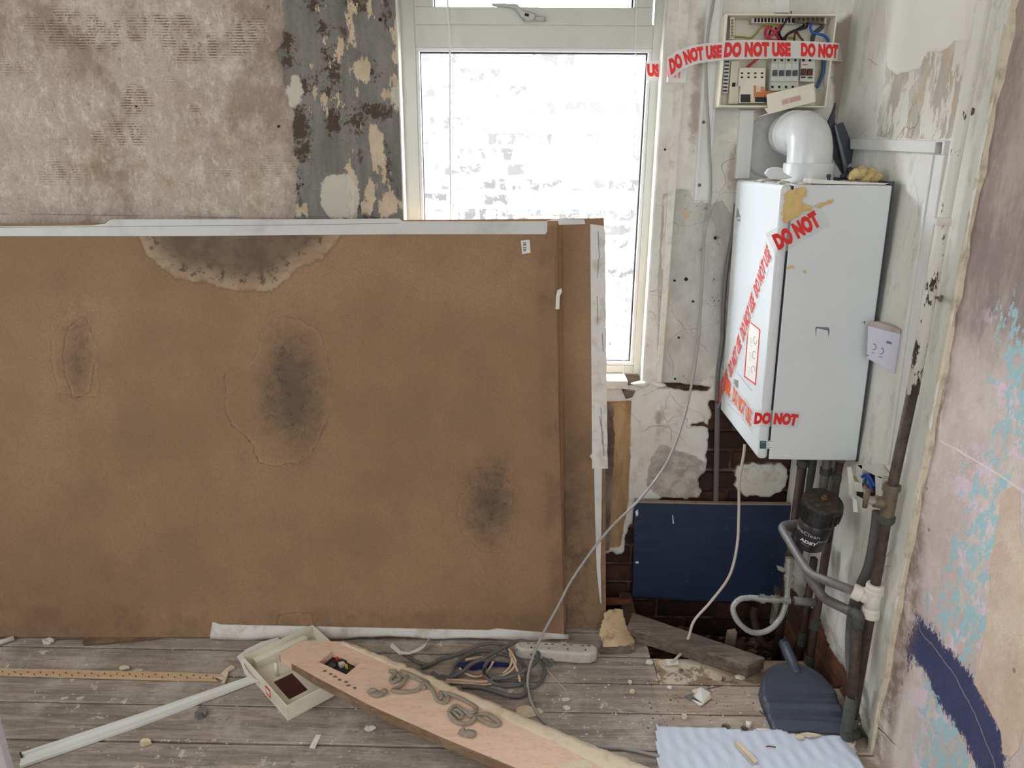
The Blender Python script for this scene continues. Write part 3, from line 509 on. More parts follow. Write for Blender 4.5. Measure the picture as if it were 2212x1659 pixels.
def plank(x0, x1, y0, y1, mat=pm, z=0, tilt=0, cut=None):
    R = random.Random(int(x0*911+y0*3137)); bm = bmesh.new(); n = max(2, int((x1-x0)/.12)); g = .0028
    rings = []
    for i in range(n+1):
        x = x0+(x1-x0)*i/n; d0 = R.uniform(-.0009, .0009); d1 = R.uniform(-.0009, .0009); zz = z+R.uniform(-.0008, .0008)+tilt*(i/n)
        e = .0015 if 0 < i < n else .0008
        rings.append([bm.verts.new(q) for q in ((x, y0+g+d0, zz-.022), (x, y0+g+d0, zz-.002), (x, y0+g+d0+.003, zz), (x, y1-g+d1-.003, zz), (x, y1-g+d1, zz-.002), (x, y1-g+d1, zz-.022))])
    for a, b in zip(rings, rings[1:]):
        for k in range(6): bm.faces.new((a[k], b[k], b[(k+1) % 6], a[(k+1) % 6]))
    bm.faces.new(rings[0]); bm.faces.new(rings[-1][::-1]); bmesh.ops.recalc_face_normals(bm, faces=bm.faces[:])
    vs = [v.co.copy() for v in bm.verts]; bm.verts.index_update(); fs = [[v.index for v in f.verts] for f in bm.faces]; bm.free()
    o = mesh('floor_plank', vs, fs, mat, floor)
    if cut:
        for cx, cy, r in cut:
            c = bmesh.new(); bmesh.ops.create_cone(c, cap_ends=True, segments=18, radius1=r, radius2=r*.96, depth=.2); cm = bpy.data.meshes.new('c'); c.to_mesh(cm); c.free(); ob = bpy.data.objects.new('c', cm); S.collection.objects.link(ob); ob.location = (cx, cy, 0)
            md = o.modifiers.new('cut', 'BOOLEAN'); md.object = ob; md.operation = 'DIFFERENCE'; md.solver = 'EXACT'
        bpy.context.view_layer.update(); dg = bpy.context.evaluated_depsgraph_get(); nm = bpy.data.meshes.new_from_object(o.evaluated_get(dg)); o.modifiers.clear(); o.data = nm
        for ob in [q for q in bpy.data.objects if q.name == 'c' or q.name.startswith('c.')]: bpy.data.objects.remove(ob)
    return o
XE = .955
ys = [2.335, 2.19, 2.07, 1.948, 1.827, 1.704, 1.566]
while ys[-1] > -1.8: ys.append(ys[-1]-.128)
cutsx = {0: [-1.2], 1: [-.2], 2: [-1.9], 3: [.418], 4: [-2.0], 5: [-1.47], 6: [.1], 7: [-.9], 8: [-1.7], 9: [0.3]}
h1 = onZ(1569, 1570, 0); h2 = onZ(1609, 1573, 0)
for i in range(len(ys)-1):
    y1, y0 = ys[i], ys[i+1]; xs = [-2.74] + cutsx.get(i, [random.uniform(-2, .4)]) + [XE]
    if i in (0, 1, 2): xs[-1] = (.30, .345, .412)[i]
    if i == 3: xs[-1] = .90
    xs = sorted(q for q in xs if q <= xs[-1])
    for a, b in zip(xs, xs[1:]):
        pmx = paint_plank_mat() if (i == 3 and a > .3) else pm
        plank(a+.001, b-.001, y0, y1, pmx, z=random.uniform(-.0015, .0005), cut=[(h1.x, h1.y, .013), (h2.x, h2.y, .011)] if (i == 5 and a < h1.x < b) else None)
soil = M('void_rubble'); nz = soil.n(14, 6, .75); soilm = soil.done(soil.mix(soil.sm(nz, .35, .65), C(52, 40, 32), C(110, 92, 74)), .95, nz, .01)
surf('void_base', FLOOR(-.24), -2.7, XR+.05, -1.85, 2.36, .03, soilm, floor, lambda A, B, ms: (fbm(A, B, 9, 71)-.5)*.06)
mb = MB()
for x in (-2.3, -1.9, -1.5, -1.1, -.7, -.3, .08, .36): mb.box((x, -1.8, -.13), (x+.045, YW, -.024))
mb.box((.36, 1.90, -.13), (.92, 1.945, -.024)); mb.build('joist', wood_mat('old_joist', C(84, 66, 52), C(110, 90, 72), C(50, 40, 34)), floor, kind='stuff')
# --- window
win = empty('window_1', (0, YF, ZO), 'white plastic casement window with top opener and large lower pane', kind='structure')
PF = YP(YF); Q = lambda x, y: PF.px(x, y)
fl, ft = Q(870, 300)[0], 2.0; fr = XO+.004; fb = ZO-.005
gx0, gx1 = (Q(896, 110)[0]+Q(909, 460)[0])/2, (Q(1405, 110)[0]+Q(1373, 780)[0])/2; gz1, gz0 = Q(1150, 103)[1], Q(1340, 790)[1]      # bead outline of the lower light
sx0, sx1, sz0 = Q(897, 40)[0], Q(1408, 40)[0], Q(1150, 55)[1]
def bar(nm, a0, b0, a1, b1, h0, h1, mat=white_pvc, parent=win, bev=.002): m_ = MB(); m_.rect(PF, a0, b0, a1, b1, h0, h1); return m_.build(nm, mat, parent, bevel=bev)
bar('frame_jamb', fl, fb, gx0, ft, -.06, 0); bar('frame_jamb', gx1, fb, fr, ft, -.06, 0); bar('frame_sill_rail', gx0, fb, gx1, gz0, -.06, 0); bar('transom', gx0, gz1, gx1, sz0+.004, -.06, 0)
bar('frame_head', gx0, 1.975, gx1, ft, -.06, 0)
bw = .0105
def bead(x0, x1, z0, z1, parent, h=-.004, d=.018):
    m_ = MB()
    for (a0, b0, a1, b1) in ((x0, z1-bw, x1, z1), (x0, z0, x1, z0+bw), (x0, z0+bw, x0+bw, z1-bw), (x1-bw, z0+bw, x1, z1-bw)): m_.rect(PF, a0, b0, a1, b1, h-d, h)
    m_.build('glazing_bead', plain('bright_bead', C(216, 218, 214, .74), .3, dirt=.03), parent, bevel=.002)
    m_ = MB(); g = .005; x0 += bw-.0005; x1 -= bw-.0005; z0 += bw-.0005; z1 -= bw-.0005
    for (a0, b0, a1, b1) in ((x0, z1-g, x1, z1), (x0, z0, x1, z0+g*.6), (x0, z0+g*.6, x0+g*.6, z1-g), (x1-g, z0+g, x1, z1-g)): m_.rect(PF, a0, b0, a1, b1, h-d-.012, h-d+.002)
    m_.build('gasket', dark_gap, parent)
bead(gx0, gx1, gz0, gz1, win); pane = MB().rect(PF, gx0, gz0, gx1, gz1, -.034, -.028).build('pane', glass, win)
sash = bar('opening_sash', sx0, sz0, sx1, sz0+.047, -.03, .014)
# sash stiles and the rest of the top opener
for q in ((sx0, sz0+.047, sx0+.056, 1.972), (sx1-.056, sz0+.047, sx1, 1.972), (sx0+.056, 1.945, sx1-.056, 1.972)): bar('sash_rail', *q, -.03, .014)
bead(sx0+.046, sx1-.046, sz0+.036, 1.96, win, h=.010)
MB().rect(PF, sx0+.05, sz0+.04, sx1-.05, 1.955, -.024, -.020).build('pane', glass, win)
# handle: base on the sash rail and a cranked lever reaching left
hd = empty('window_handle', Q_ if False else PF.w(1150, 44, .014), parent=win)
MB().pxp(YP(YF-.016), [(1128, 35), (1176, 36), (1179, 47), (1130, 46)], 0, .012).build('handle_base', chrome, hd, bevel=.002)
lev = [(1062, 8), (1064, 14), (1100, 19), (1112, 21), (1126, 40), (1134, 46), (1150, 46), (1158, 38), (1155, 30), (1138, 26), (1130, 24), (1118, 10), (1095, 9)]
MB().pxp(YP(YF-.03), lev, 0, .012).build('lever', chrome, hd, bevel=.002)
MB().pxp(YP(YF-.0425), [(1134, 28), (1143, 30), (1142, 36), (1133, 34)], 0, .0008).build('lock_button', dark_hole, hd)
# sill, casing strips to the right of the frame
cast = plain('painted_casing', C(214, 212, 202), .6, dirt=.35, sc=26, dc=C(120, 100, 80))
MB().box((XL-.01, YW-.03, ZO-.035), (XO-.055, YF+.03, ZO-.006)).build('window_sill', cast, win, bevel=.003)
trm = empty('trim_1', (XO, YW, ZO), 'two chipped white painted casing strips beside the window', kind='structure')
def strip_px(nm, xt0, xt1, xb0, xb1, yb, pl, h, parent, mat=cast, bev=.002, yt=-80):
    def X(xt, xb, y): return xt+(xb-xt)*(y)/(yb)
    pts = []
    for k in range(9): y = yt+(yb-yt)*k/8; pts.append((X(xt0, xb0, y)+random.uniform(-.7, .7), y))
    for k in range(8, -1, -1): y = yt+(yb-yt)*k/8; pts.append((X(xt1, xb1, y)+random.uniform(-1, 1), y))
    return MB().pxp(pl, pts, 0, h).build(nm, mat, parent, bevel=bev)
strip_px('casing_strip', 1446, 1459, 1404, 1418, 818, YP(YW+.03), .03, trm)
strip_px('casing_strip', 1466, 1490, 1418, 1428, 825, YP(YW), .012, trm)
MB().pxp(YP(YW+.014), [(1457, -60), (1470, -60), (1440, 420), (1422, 820), (1414, 820), (1430, 420)], 0, .004).build('casing_gap', plain('rusty_gap', C(130, 112, 98), .95, dirt=.8, sc=60, dc=C(40, 30, 26), bump=.002), trm)
for q, r_ in (((1457, 606), .004), ((1482, 603), .006), ((1497, 651), .004), ((1466, 729), .004), ((1458, 818), .004), ((1545, 514), .005), ((1436, 323), .004), ((822, 43), .006), ((295, 230), .003), ((602, 273), .004), ((655, 398), .003)): MB().lathe(PW.w(*q, -.004), PW.w(*q, .01), [(0, r_), (.0085, r_*.9)], 10).build('nail_hole', dark_hole, wall_back)
# --- the neighbouring house seen through the glass
YN = 3.7
ext = empty('exterior_wall', (0, YN, 0), 'sunlit whitewashed brick wall of the neighbouring house outside the window', kind='structure')
mb = MB(); mb.box((-2.6, YN-.0115, -.6), (2.6, YN+.2, 2.02)); mb.build('mortar_bed', plain('limewashed_mortar', (.86, .86, .85, 1), .95, dirt=.05), ext)
def ebm(k):
    m = M('limewashed_brick_%d' % k, True); a = m.n(18, 5, .7); v = (.050, .062, .09)[k]; col = m.mix(m.sm(a, .46, .56), (v, v*.985, v*.96, 1), (.86, .86, .85, 1)); return m.done(col, .95, a, .004)
ebs = [brick_mesh('brick', (.20, .095)[q], .03, .058, ebm(k), 20+k, .003) for k in range(3) for q in range(2)]
cnt = 0; R = random.Random(11); stf = MB()
for r in range(34):
    z = -.4+r*.0705; x = -2.4+R.uniform(0, .1)
    while x < 2.4:
        q = 0 if R.random() < .55 else 1; l = (.20, .095)[q]; xc = x+l/2; x += l+.012
        k = R.choices((0, 1, 2), (3, 4, 4))[0] if xc < .25 else R.choices((0, 1, 2), (1, 2, 6))[0]
        if -.80 < xc < .86 and 0.10 < z < 2.30 and cnt < 298: put(ebs[k*2+q], 'brick', (xc, YN+.002, z), ext); cnt += 1
        else: stf.box((xc-l/2, YN-.012, z-.029), (xc+l/2, YN+.02, z+.029))
stf.build('brick_courses', ebs[4].materials[0], ext, kind='stuff')
MB().box((-5, 2.62, -.7), (5, 4, -.6)).build('yard_ground', plain('yard_concrete', (.5, .5, .48, 1), .95), kind='structure')
#@@PART3
# ------------------------------------------------------------------ lettering
_tc = {}
def text2d(txt, h, xs=.62, bold=.022):
    """flat lettering mesh: verts (x, y) with cap height h, starting at x=0"""
    key = (txt, bold)
    if key not in _tc:
        cu = bpy.data.curves.new('t', 'FONT'); cu.body = txt; cu.size = 1; cu.offset = bold; cu.resolution_u = 3; cu.space_character = 1.06
        ob = bpy.data.objects.new('t', cu); S.collection.objects.link(ob); bpy.context.view_layer.update()
        me = bpy.data.meshes.new_from_object(ob.evaluated_get(bpy.context.evaluated_depsgraph_get())); bm = bmesh.new(); bm.from_mesh(me)
        bmesh.ops.triangulate(bm, faces=bm.faces[:])
        for e_ in range(2): bmesh.ops.subdivide_edges(bm, edges=[e for e in bm.edges if e.calc_length() > .16], cuts=1); bmesh.ops.triangulate(bm, faces=bm.faces[:])
        bm.verts.ensure_lookup_table(); vs = [(v.co.x, v.co.y) for v in bm.verts]; fs = [[v.index for v in f.verts] for f in bm.faces]; bm.free(); bpy.data.objects.remove(ob)
        x0 = min(v[0] for v in vs); y0 = min(v[1] for v in vs); y1 = max(v[1] for v in vs); _tc[key] = ([((x-x0)/(y1-y0), (y-y0)/(y1-y0)) for x, y in vs], fs)
    vs, fs = _tc[key]; return [(x*h*xs, y*h) for x, y in vs], fs
def textlen(txt, h, xs=.62, bold=.022): return max(v[0] for v in text2d(txt, h, xs, bold)[0])
def letters(pl, txt, a, b, h, ang=0, xs=.62, bold=.022, lift=.0004):
    vs, fs = text2d(txt, h, xs, bold); c, s = math.cos(ang), math.sin(ang)
    return [pl.at(a+x*c-y*s, b+x*s+y*c, lift) for x, y in vs], fs
class Strip:
    """tape following 3D stations: (centre, half width vector); lettering is bent along with it"""
    def __init__(s, st): s.c = [Vector(a) for a, b in st]; s.w = [Vector(b) for a, b in st]; s.d = [0]; [s.d.append(s.d[-1]+(s.c[i+1]-s.c[i]).length) for i in range(len(st)-1)]; s.L = s.d[-1]
    def P(s, x, y, h=0):
        x = max(0, min(s.L-1e-6, x)); i = max(k for k in range(len(s.d)-1) if s.d[k] <= x); t = (x-s.d[i])/(s.d[i+1]-s.d[i])
        c = s.c[i].lerp(s.c[i+1], t); w = s.w[i].lerp(s.w[i+1], t); tn = (s.c[i+1]-s.c[i]).normalized(); n = tn.cross(w).normalized(); return c+w*y+n*h
    def film(s, name, parent, mat=None, n=None):
        n = n or max(8, int(s.L/.012)); R = random.Random(int(s.L*1000)); vs = []; fs = []
        for i in range(n+1):
            x = s.L*i/n; e = R.uniform(-.01, .01) if 0 < i < n else 0
            for y in (-1, -.33, .33, 1): vs.append(s.P(x, y+(e if abs(y) == 1 else 0), 0 if abs(y) == 1 else R.uniform(-.0003, .0003)))
        for i in range(n):
            for k in range(3): a = i*4+k; fs.append((a, a+4, a+5, a+1))
        return mesh(name, vs, fs, mat or tape_film, parent, smooth=True)
    def text(s, txt, x, parent, y0=-.62, hh=1.24, xs=.62, name='lettering', mat=None, lift=.0007, flip=False, clip=None, bold=.075):
        hw = s.w[0].length; vs, fs = text2d(txt, 1, xs*hw*hh, bold); out = []
        for a, b in vs: out.append(s.P(x+a, (y0+b*hh)*(-1 if flip else 1), lift))
        if clip: ok = lambda q: clip[0] <= x+vs[q][0] <= clip[1]; fs = [f for f in fs if all(ok(q) for q in f)]
        return mesh(name, out, fs, mat or red_ink, parent)

# ------------------------------------------------------------------ the stack of boards
TL = onY(0, 488, 2.245); BLp = onZ(0, 1377, 0.004); BRp = onZ(1222, 1376, 0.004)
B1 = PL(BLp, BRp-BLp, TL-BLp)
def mdf_mat(stain=True, name='hardboard_face'):
    m = M(name, not stain); a = m.n(2.2, 6, .65); b = m.n(180, 3, .7); c = m.n(7, 5, .7, off=4)
    col = m.mix(m.sm(a, .35, .65), C(134, 107, 80), C(150, 120, 92)); col = m.mix(m.mt('MULTIPLY', m.sm(c, .5, .75), .35), col, C(122, 97, 79)); col = m.mix(m.mt('MULTIPLY', m.sm(b, .4, .7), .35), col, C(98, 78, 60))
    sp = m.mt('SUBTRACT', 1, m.sm(m.vor(46), .05, .08)); col = m.mix(m.mt('MULTIPLY', m.mt('MULTIPLY', sp, m.sm(c, .4, .6)), .7), col, C(80, 58, 42))
    h = b
    if stain:
        w = m.n(14, 5, .65, off=9); ww = m.n(45, 4, .7, off=29)
        big = m.mt('ADD', m.at('top'), m.mt('MULTIPLY', m.mt('SUBTRACT', w, .5), .065)); gz = m.sm(big, .0, .06)
        col = m.mix(m.mt('MULTIPLY', m.sm(big, -.012, .012), .55), col, C(150, 132, 110)); pale = m.mt('MULTIPLY', m.mt('MULTIPLY', m.sm(big, -.006, .006), m.mt('SUBTRACT', 1, m.sm(big, .012, .075))), m.sm(w, .42, .56)); col = m.mix(m.mt('MULTIPLY', pale, .35), col, C(178, 160, 138))
        dk = m.sm(m.mt('ADD', big, m.mt('MULTIPLY', ww, .05)), .035, .10); col = m.mix(m.mt('MULTIPLY', dk, .82), col, m.mix(m.sm(w, .35, .65), C(78, 64, 52), C(104, 88, 72)))
        ed = m.mt('MULTIPLY', m.sm(big, -.008, -.003), m.mt('SUBTRACT', 1, m.sm(big, -.002, .003))); col = m.mix(m.mt('MULTIPLY', ed, .4), col, C(92, 68, 48))
        bk = m.mt('MULTIPLY', m.mt('MULTIPLY', m.sm(big, .014, .022), m.mt('SUBTRACT', 1, m.sm(big, .03, .075))), m.sm(ww, .54, .6)); col = m.mix(m.mt('MULTIPLY', bk, .6), col, C(34, 28, 26, 1))
        for nm, k in (('ring', .6), ('ringb', .3)):
            r = m.mt('ABSOLUTE', m.mt('ADD', m.at(nm), m.mt('MULTIPLY', m.mt('SUBTRACT', w, .5), .05))); line = m.mt('SUBTRACT', 1, m.sm(r, .0005, .0022)); pt = m.sm(m.n(3.5, 3, .6, off=39), .38, .52); col = m.mix(m.mt('MULTIPLY', m.mt('MULTIPLY', line, pt), k), col, C(92, 66, 44))
            ins = m.mt('ADD', m.at(nm), m.mt('MULTIPLY', m.mt('SUBTRACT', w, .5), .05)); li = m.mt('MULTIPLY', m.sm(ins, .002, .004), m.mt('SUBTRACT', 1, m.sm(ins, .005, .014))); col = m.mix(m.mt('MULTIPLY', li, .16), col, C(170, 142, 112))
        cf = m.sm(m.mt('ADD', m.at('core'), m.mt('MULTIPLY', m.mt('SUBTRACT', m.n(20, 6, .8, off=49), .5), .19)), -.055, .075); col = m.mix(m.mt('MULTIPLY', cf, .72), col, C(72, 64, 56)); 
        ck = m.mt('MULTIPLY', m.sm(m.at('core'), -.02, .04), m.sm(ww, .56, .64)); col = m.mix(m.mt('MULTIPLY', ck, .45), col, C(46, 42, 38))
        lt = m.sm(m.at('edge'), -.03, .004); col = m.mix(m.mt('MULTIPLY', m.mt('MULTIPLY', lt, m.sm(c, .4, .6)), .35), col, C(94, 72, 54))
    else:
        dn = m.sm(m.sep(m.pos, 2), .3, .95); col = m.mix(m.mt('MULTIPLY', m.mt('SUBTRACT', 1, dn), m.mt('ADD', .25, m.mt('MULTIPLY', m.sm(m.n(9, 5, .75, off=12), .4, .6), .5))), col, C(84, 68, 54))  # mixes to a darker brown towards the bottom, mottled by noise
    return m.done(col, .88, h, .0012, .5)
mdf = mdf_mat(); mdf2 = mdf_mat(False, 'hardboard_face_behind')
bd = empty('hardboard_sheet', BLp.lerp(BRp, .5), 'large front sheet of brown hardboard with dark damp stains, leaning against the window wall', 'board', 'leaning hardboard sheets')
q1 = [B1.px(1197, 478), B1.px(1219, 1374)]
w1, h1_ = q1[1][0], B1.px(0, 482)[1]
dX = q1[0][0]-q1[1][0]
EPX = .00145
top_poly = [(285, 440), (300, 510), (320, 556), (360, 585), (385, 607), (440, 610), (480, 622), (520, 632), (560, 628), (600, 618), (640, 585), (690, 562), (710, 540), (740, 500), (760, 440)]
ring2 = [(605, 682), (650, 690), (690, 715), (712, 770), (716, 830), (720, 870), (700, 930), (670, 980), (640, 1000), (590, 1010), (560, 1000), (545, 960), (500, 920), (485, 890), (492, 850), (482, 810), (510, 795), (545, 780), (560, 740), (580, 700)]
ring4 = [(180, 683), (200, 720), (212, 765), (200, 800), (190, 850), (155, 860), (140, 810), (133, 760), (145, 712)]
ring3 = [(1030, 1010), (1090, 1010), (1110, 1060), (1115, 1120), (1100, 1200), (1040, 1190), (995, 1150), (985, 1090)]
ring5 = [(600, 1332), (625, 1322), (672, 1325), (670, 1400), (600, 1400)]
mk1 = dict(top=polym(B1, top_poly), ring=polym(B1, ring2, ring4, ring5), ringb=polym(B1, ring3, [(150, 660), (215, 740), (210, 860), (120, 850), (105, 740)]), core=ellm(B1, [(628, 840, 62, 130), (1062, 1085, 52, 90), (165, 770, 22, 60)], EPX),
    edge=polym(B1, [(-900, 1300), (1300, 1335), (1300, 1500), (-900, 1500)], [(1190, 400), (1300, 400), (1300, 1500), (1200, 1500)]))
xl = -.62
A0, A1 = xl, w1
def shear(vs): return vs
s1 = surf('face', PL(B1.at(0, 0, .0), B1.u, B1.v), A0, A1, 0.0, h1_, .0125, mdf, bd, None, mk1)
# trim the right edge to its line (the sheet is slightly out of square)
me = s1.data; ogx = wloc(s1)
for v in me.vertices:
    p = v.co+ogx-B1.p; a = p.dot(B1.u); b = p.dot(B1.v); t = max(0, (a-(A1-.3))/.3); v.co += B1.u*(dX*(b/h1_)*t)
def board_body(name, pl, a0, a1, b0, b1, dx, th, parent, mat):
    return MB().prism(pl, [(a0, b0), (a1, b0), (a1+dx, b1), (a0, b1)], -th, -.0006).build(name, mat, parent)
board_body('board_body', B1, A0, A1, 0, h1_, dX, .006, bd, tan_edge)
# white edge tapes on the front sheet
edge_tape = plain('white_edge_tape', C(196, 197, 196), .55, dirt=.35, sc=10, dc=C(140, 138, 134))
edge_tape_b = plain('scuffed_white_tape', C(206, 204, 200), .6, dirt=.5, sc=18, dc=C(140, 120, 98))
def jag(p0, p1, n, amp, seed=0):
    R = random.Random(seed); return [(p0[0]+(p1[0]-p0[0])*i/n+R.uniform(-amp, amp)*.6, p0[1]+(p1[1]-p0[1])*i/n+R.uniform(-amp, amp)) for i in range(n+1)]
MB().pxp(B1, [(-300, 487), (0, 489), (200, 487), (228, 483), (236, 476), (245, 474), (600, 474), (862, 472), (870, 478), (1182, 478), (1182, 500), (1178, 506), (860, 506), (400, 510), (0, 510), (-300, 510)], 0, .0012).build('edge_tape', edge_tape, bd, label='white tape along the top edge')
MB().pxp(B1, [(-300, 489), (0, 491), (600, 486), (862, 482), (862, 483), (600, 487), (0, 492), (-300, 490)], .0012, .0014).build('tape_fold', grey_ink, bd)
def ribbon(pl, pts, hs, name, mat, parent, **k):
    """strip between an upper and a lower px outline, with a lift profile across it"""
    vs = []; fs = []; n = len(pts)
    for (xt, yt, xb, yb) in pts:
        for j, h in enumerate(hs): t = j/(len(hs)-1); vs.append(pl.w(xt+(xb-xt)*t, yt+(yb-yt)*t, h+random.uniform(-.0006, .0006)))
    m = len(hs)
    for i in range(n-1):
        for j in range(m-1): a = i*m+j; fs.append((a, a+1, a+m+1, a+m))
    return mesh(name, vs, fs, mat, parent, smooth=True, **k)
pts = []
for i in range(41):
    t = i/40; x = 459+(1228-459)*t; yt = 1344+(1360-1344)*t+(4 if t < .8 else 10*(t-.8)/.2); yb = 1377+3*math.sin(t*9)+2*math.sin(t*23)+random.uniform(-1, 1); yb = yb if t < .93 else 1379; yt = 1343 if i == 0 else yt; pts.append((x, yt, x-(3 if i == 0 else 0), yb))
tb = ribbon(B1, pts, (.002, .004, .009, .012, .010), 'bottom_tape', edge_tape_b, bd, label='peeling scuffed white tape along the bottom edge')
tb.modifiers.new('solid', 'SOLIDIFY').thickness = .0015
lb = MB().pxp(B1, [(1125, 520), (1144, 518), (1146, 546), (1128, 549)], 0, .0006).build('barcode_label', paper, bd)
mb = MB()
for i, y in enumerate((523.5, 526, 527.6, 530, 533, 534.8, 537, 539.2, 541)): mb.pxp(B1, [(1129.5, y+1), (1137, y), (1137, y+(1.3, .7, 1.5, .8)[i % 4]), (1129.5, y+1+(1.3, .7, 1.5, .8)[i % 4])], .0006, .0009)
mb.build('print', black_ink, lb, kind='stuff')
MB().pxp(B1, [(1201, 640), (1204, 627), (1212, 623), (1214, 630), (1209, 640), (1208, 668), (1200, 668)], .001, .0022).build('tape_scrap', paper, bd)
# second and third sheets behind
def sheet(off, edge_t, edge_b, top, label, mat):
    pl = PL(B1.at(0, 0, -off), B1.u, B1.v); e = empty('hardboard_sheet', pl.at(w1/2, 0), label, 'board', 'leaning hardboard sheets')
    t, b = pl.px(*edge_t), pl.px(*edge_b); bz = max(b[1], .0)
    MB().prism(pl, [(xl+.02, 0), (b[0], bz), (t[0], t[1]), (xl+.02, pl.px(0, top)[1])], -.006, 0).build('sheet', mat, e); return e, pl
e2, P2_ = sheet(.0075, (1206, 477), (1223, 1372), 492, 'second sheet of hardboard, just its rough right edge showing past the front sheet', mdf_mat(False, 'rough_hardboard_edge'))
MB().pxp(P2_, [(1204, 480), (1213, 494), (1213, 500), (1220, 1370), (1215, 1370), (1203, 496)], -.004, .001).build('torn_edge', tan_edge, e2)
e3, P3_ = sheet(.035, (1305, 471), (1309, 1357), 492, 'rear sheet of hardboard, darker towards the bottom and sticking out to the right with white taped edge', mdf2)
bt = []
for i in range(30): t = i/29; y = 482+(1012-482)*t; bt.append((1275+4*t, y, 1306+6*t+(1 if i % 3 else 0), y))
bt[0] = (1275, 484, 1304, 488)
rt = ribbon(P3_, bt, (.001, .0025, .0025, .001), 'edge_tape', edge_tape_b, e3, label='white tape down the right edge, wide then torn narrow')
MB().pxp(P3_, [(1282, 975), (1300, 975), (1300, 1030), (1299, 1120), (1297, 1220), (1299, 1306), (1296, 1300), (1289, 1230), (1285, 1100), (1283, 1000), (1274, 985)], .0002, .0016).build('torn_tape', edge_tape, e3)
mb = MB()
for (x0, y0, x1, y1) in ((1291, 500, 1294, 560), (1289, 640, 1291, 700), (1300, 720, 1302, 760), (1297, 880, 1300, 960), (1294, 900, 1299, 930), (1292, 560, 1290, 600), (1301, 930, 1303, 985)): mb.pxp(P3_, [(x0, y0), (x0+1.3, y0), (x1+1.3, y1), (x1, y1)], .003, .0033)
mb.build('scuff_lines', grey_ink, e3, kind='stuff')
MB().pxp(P3_, [(1180, 477), (1203, 472), (1262, 474), (1264, 484), (1205, 486), (1183, 482)], .0002, .0014).build('top_tape', edge_tape, e3)

# ------------------------------------------------------------------ boiler
def bx(z): return .633+(.652-.633)*(1.435-z)/.735         # the case hangs very slightly out of plumb
boil = empty('boiler', (.785, 2.09, .70), 'white wall-hung boiler with red printed tape and a smear of foam on its case', 'boiler')
Y0, Y1, Z0, Z1 = 1.884, 2.295, .702, 1.436
def c8(xa, xb, y0, y1, z0, z1): return [(bx(z0)+xa, y0, z0), (bx(z0)+xb, y0, z0), (bx(z0)+xb, y1, z0), (bx(z0)+xa, y1, z0), (bx(z1)+xa, y0, z1), (bx(z1)+xb, y0, z1), (bx(z1)+xb, y1, z1), (bx(z1)+xa, y1, z1)]
MB().hexa(c8(.030, .272, Y0, Y1, Z0, Z1)).build('case', boiler_w, boil, bevel=.004)
MB().hexa(c8(.0285, .0315, Y0+.0015, Y1-.002, Z0+.003, Z1-.002)).build('seam', dark_gap, boil)
MB().hexa(c8(.0, .0285, Y0, Y1, Z0, Z1-.001)).build('front_cover', boiler_w, boil, bevel=.011, seg=4)
MB().hexa(c8(.272, .2775, Y0+.004, Y1, Z0-.004, Z1+.010)).build('mounting_plate', steel_dark, boil)
FP = PL((bx(Z0), Y0, Z0), (0, -1, 0), (bx(Z1)-bx(Z0), 0, Z1-Z0))      # front plane, facing the room's left
SP = YP(Y0)
# control area on the front
MB().pxp(FP, [(1586, 818), (1595, 822), (1595, 838), (1587, 834)], 0, .001).build('display', plain('lcd', C(120, 122, 112), .3), boil)
mb = MB(); mb.pxp(FP, [(1583, 790), (1624, 843), (1624, 845), (1583, 792)], 0, .0015); mb.pxp(FP, [(1572, 872), (1613, 910), (1613, 912), (1572, 874)], 0, .0015)
for cx, cy in ((1579, 858), (1595, 874)):
    for k in range(10):
        a0, a1 = math.pi*(k/10), math.pi*((k+1)/10); mb.pxp(FP, [(cx+5*math.cos(a0), cy+8*math.sin(a0)), (cx+5*math.cos(a1), cy+8*math.sin(a1)), (cx+4.4*math.cos(a1), cy+7*math.sin(a1)), (cx+4.4*math.cos(a0), cy+7*math.sin(a0))], 0, .0015)
mb.build('panel_outline', light_ink, boil)
st = MB().pxp(FP, [(1617, 691), (1643, 712), (1633, 832), (1608, 814)], 0, .0006).build('instruction_sticker', paper, boil)
mb = MB()
for a, b in (((1617, 691), (1643, 712)), ((1643, 712), (1633, 832)), ((1633, 832), (1608, 814)), ((1608, 814), (1617, 691))):
    ix = 2 if abs(a[0]-b[0]) < 15 else 0; iy = 0 if ix else 3
    mb.pxp(FP, [a, b, (b[0]-(ix if a[0] > 1630 or b[0] > 1635 and ix else -ix), b[1]+(iy if a[1] < 750 else -iy)), (a[0]-(ix if a[0] > 1630 else -ix), a[1]+(iy if a[1] < 750 else -iy))], .0006, .001)
mb.build('border', red_ink, st)
mb = MB()
for r in range(3):
    cx, cy = 1632-r*2.4, 735+r*32
    for k in range(12):
        a0 = 2*math.pi*k/16+r; mb.pxp(FP, [(cx+4*math.cos(a0), cy+9*math.sin(a0)), (cx+4*math.cos(a0+.4), cy+9*math.sin(a0+.4)), (cx+3.3*math.cos(a0+.4), cy+7.5*math.sin(a0+.4)), (cx+3.3*math.cos(a0), cy+7.5*math.sin(a0))], .0006, .0009)
    for j in range(4): mb.pxp(FP, [(cx-11, cy-6+j*5), (cx-6, cy-3+j*5), (cx-6, cy-2.4+j*5), (cx-11, cy-5.4+j*5)], .0006, .0009)
mb.build('print', grey_ink, st, kind='stuff')
lb = MB().pxp(SP, [(1641, 952), (1669, 952), (1669, 969), (1641, 969)], 0, .0005).build('rating_label', paper, boil)
MB().pxp(SP, [(1641, 952), (1655, 952), (1655, 969), (1641, 969)], .0005, .0008).build('green_block', green_ink, lb)
mb = MB()
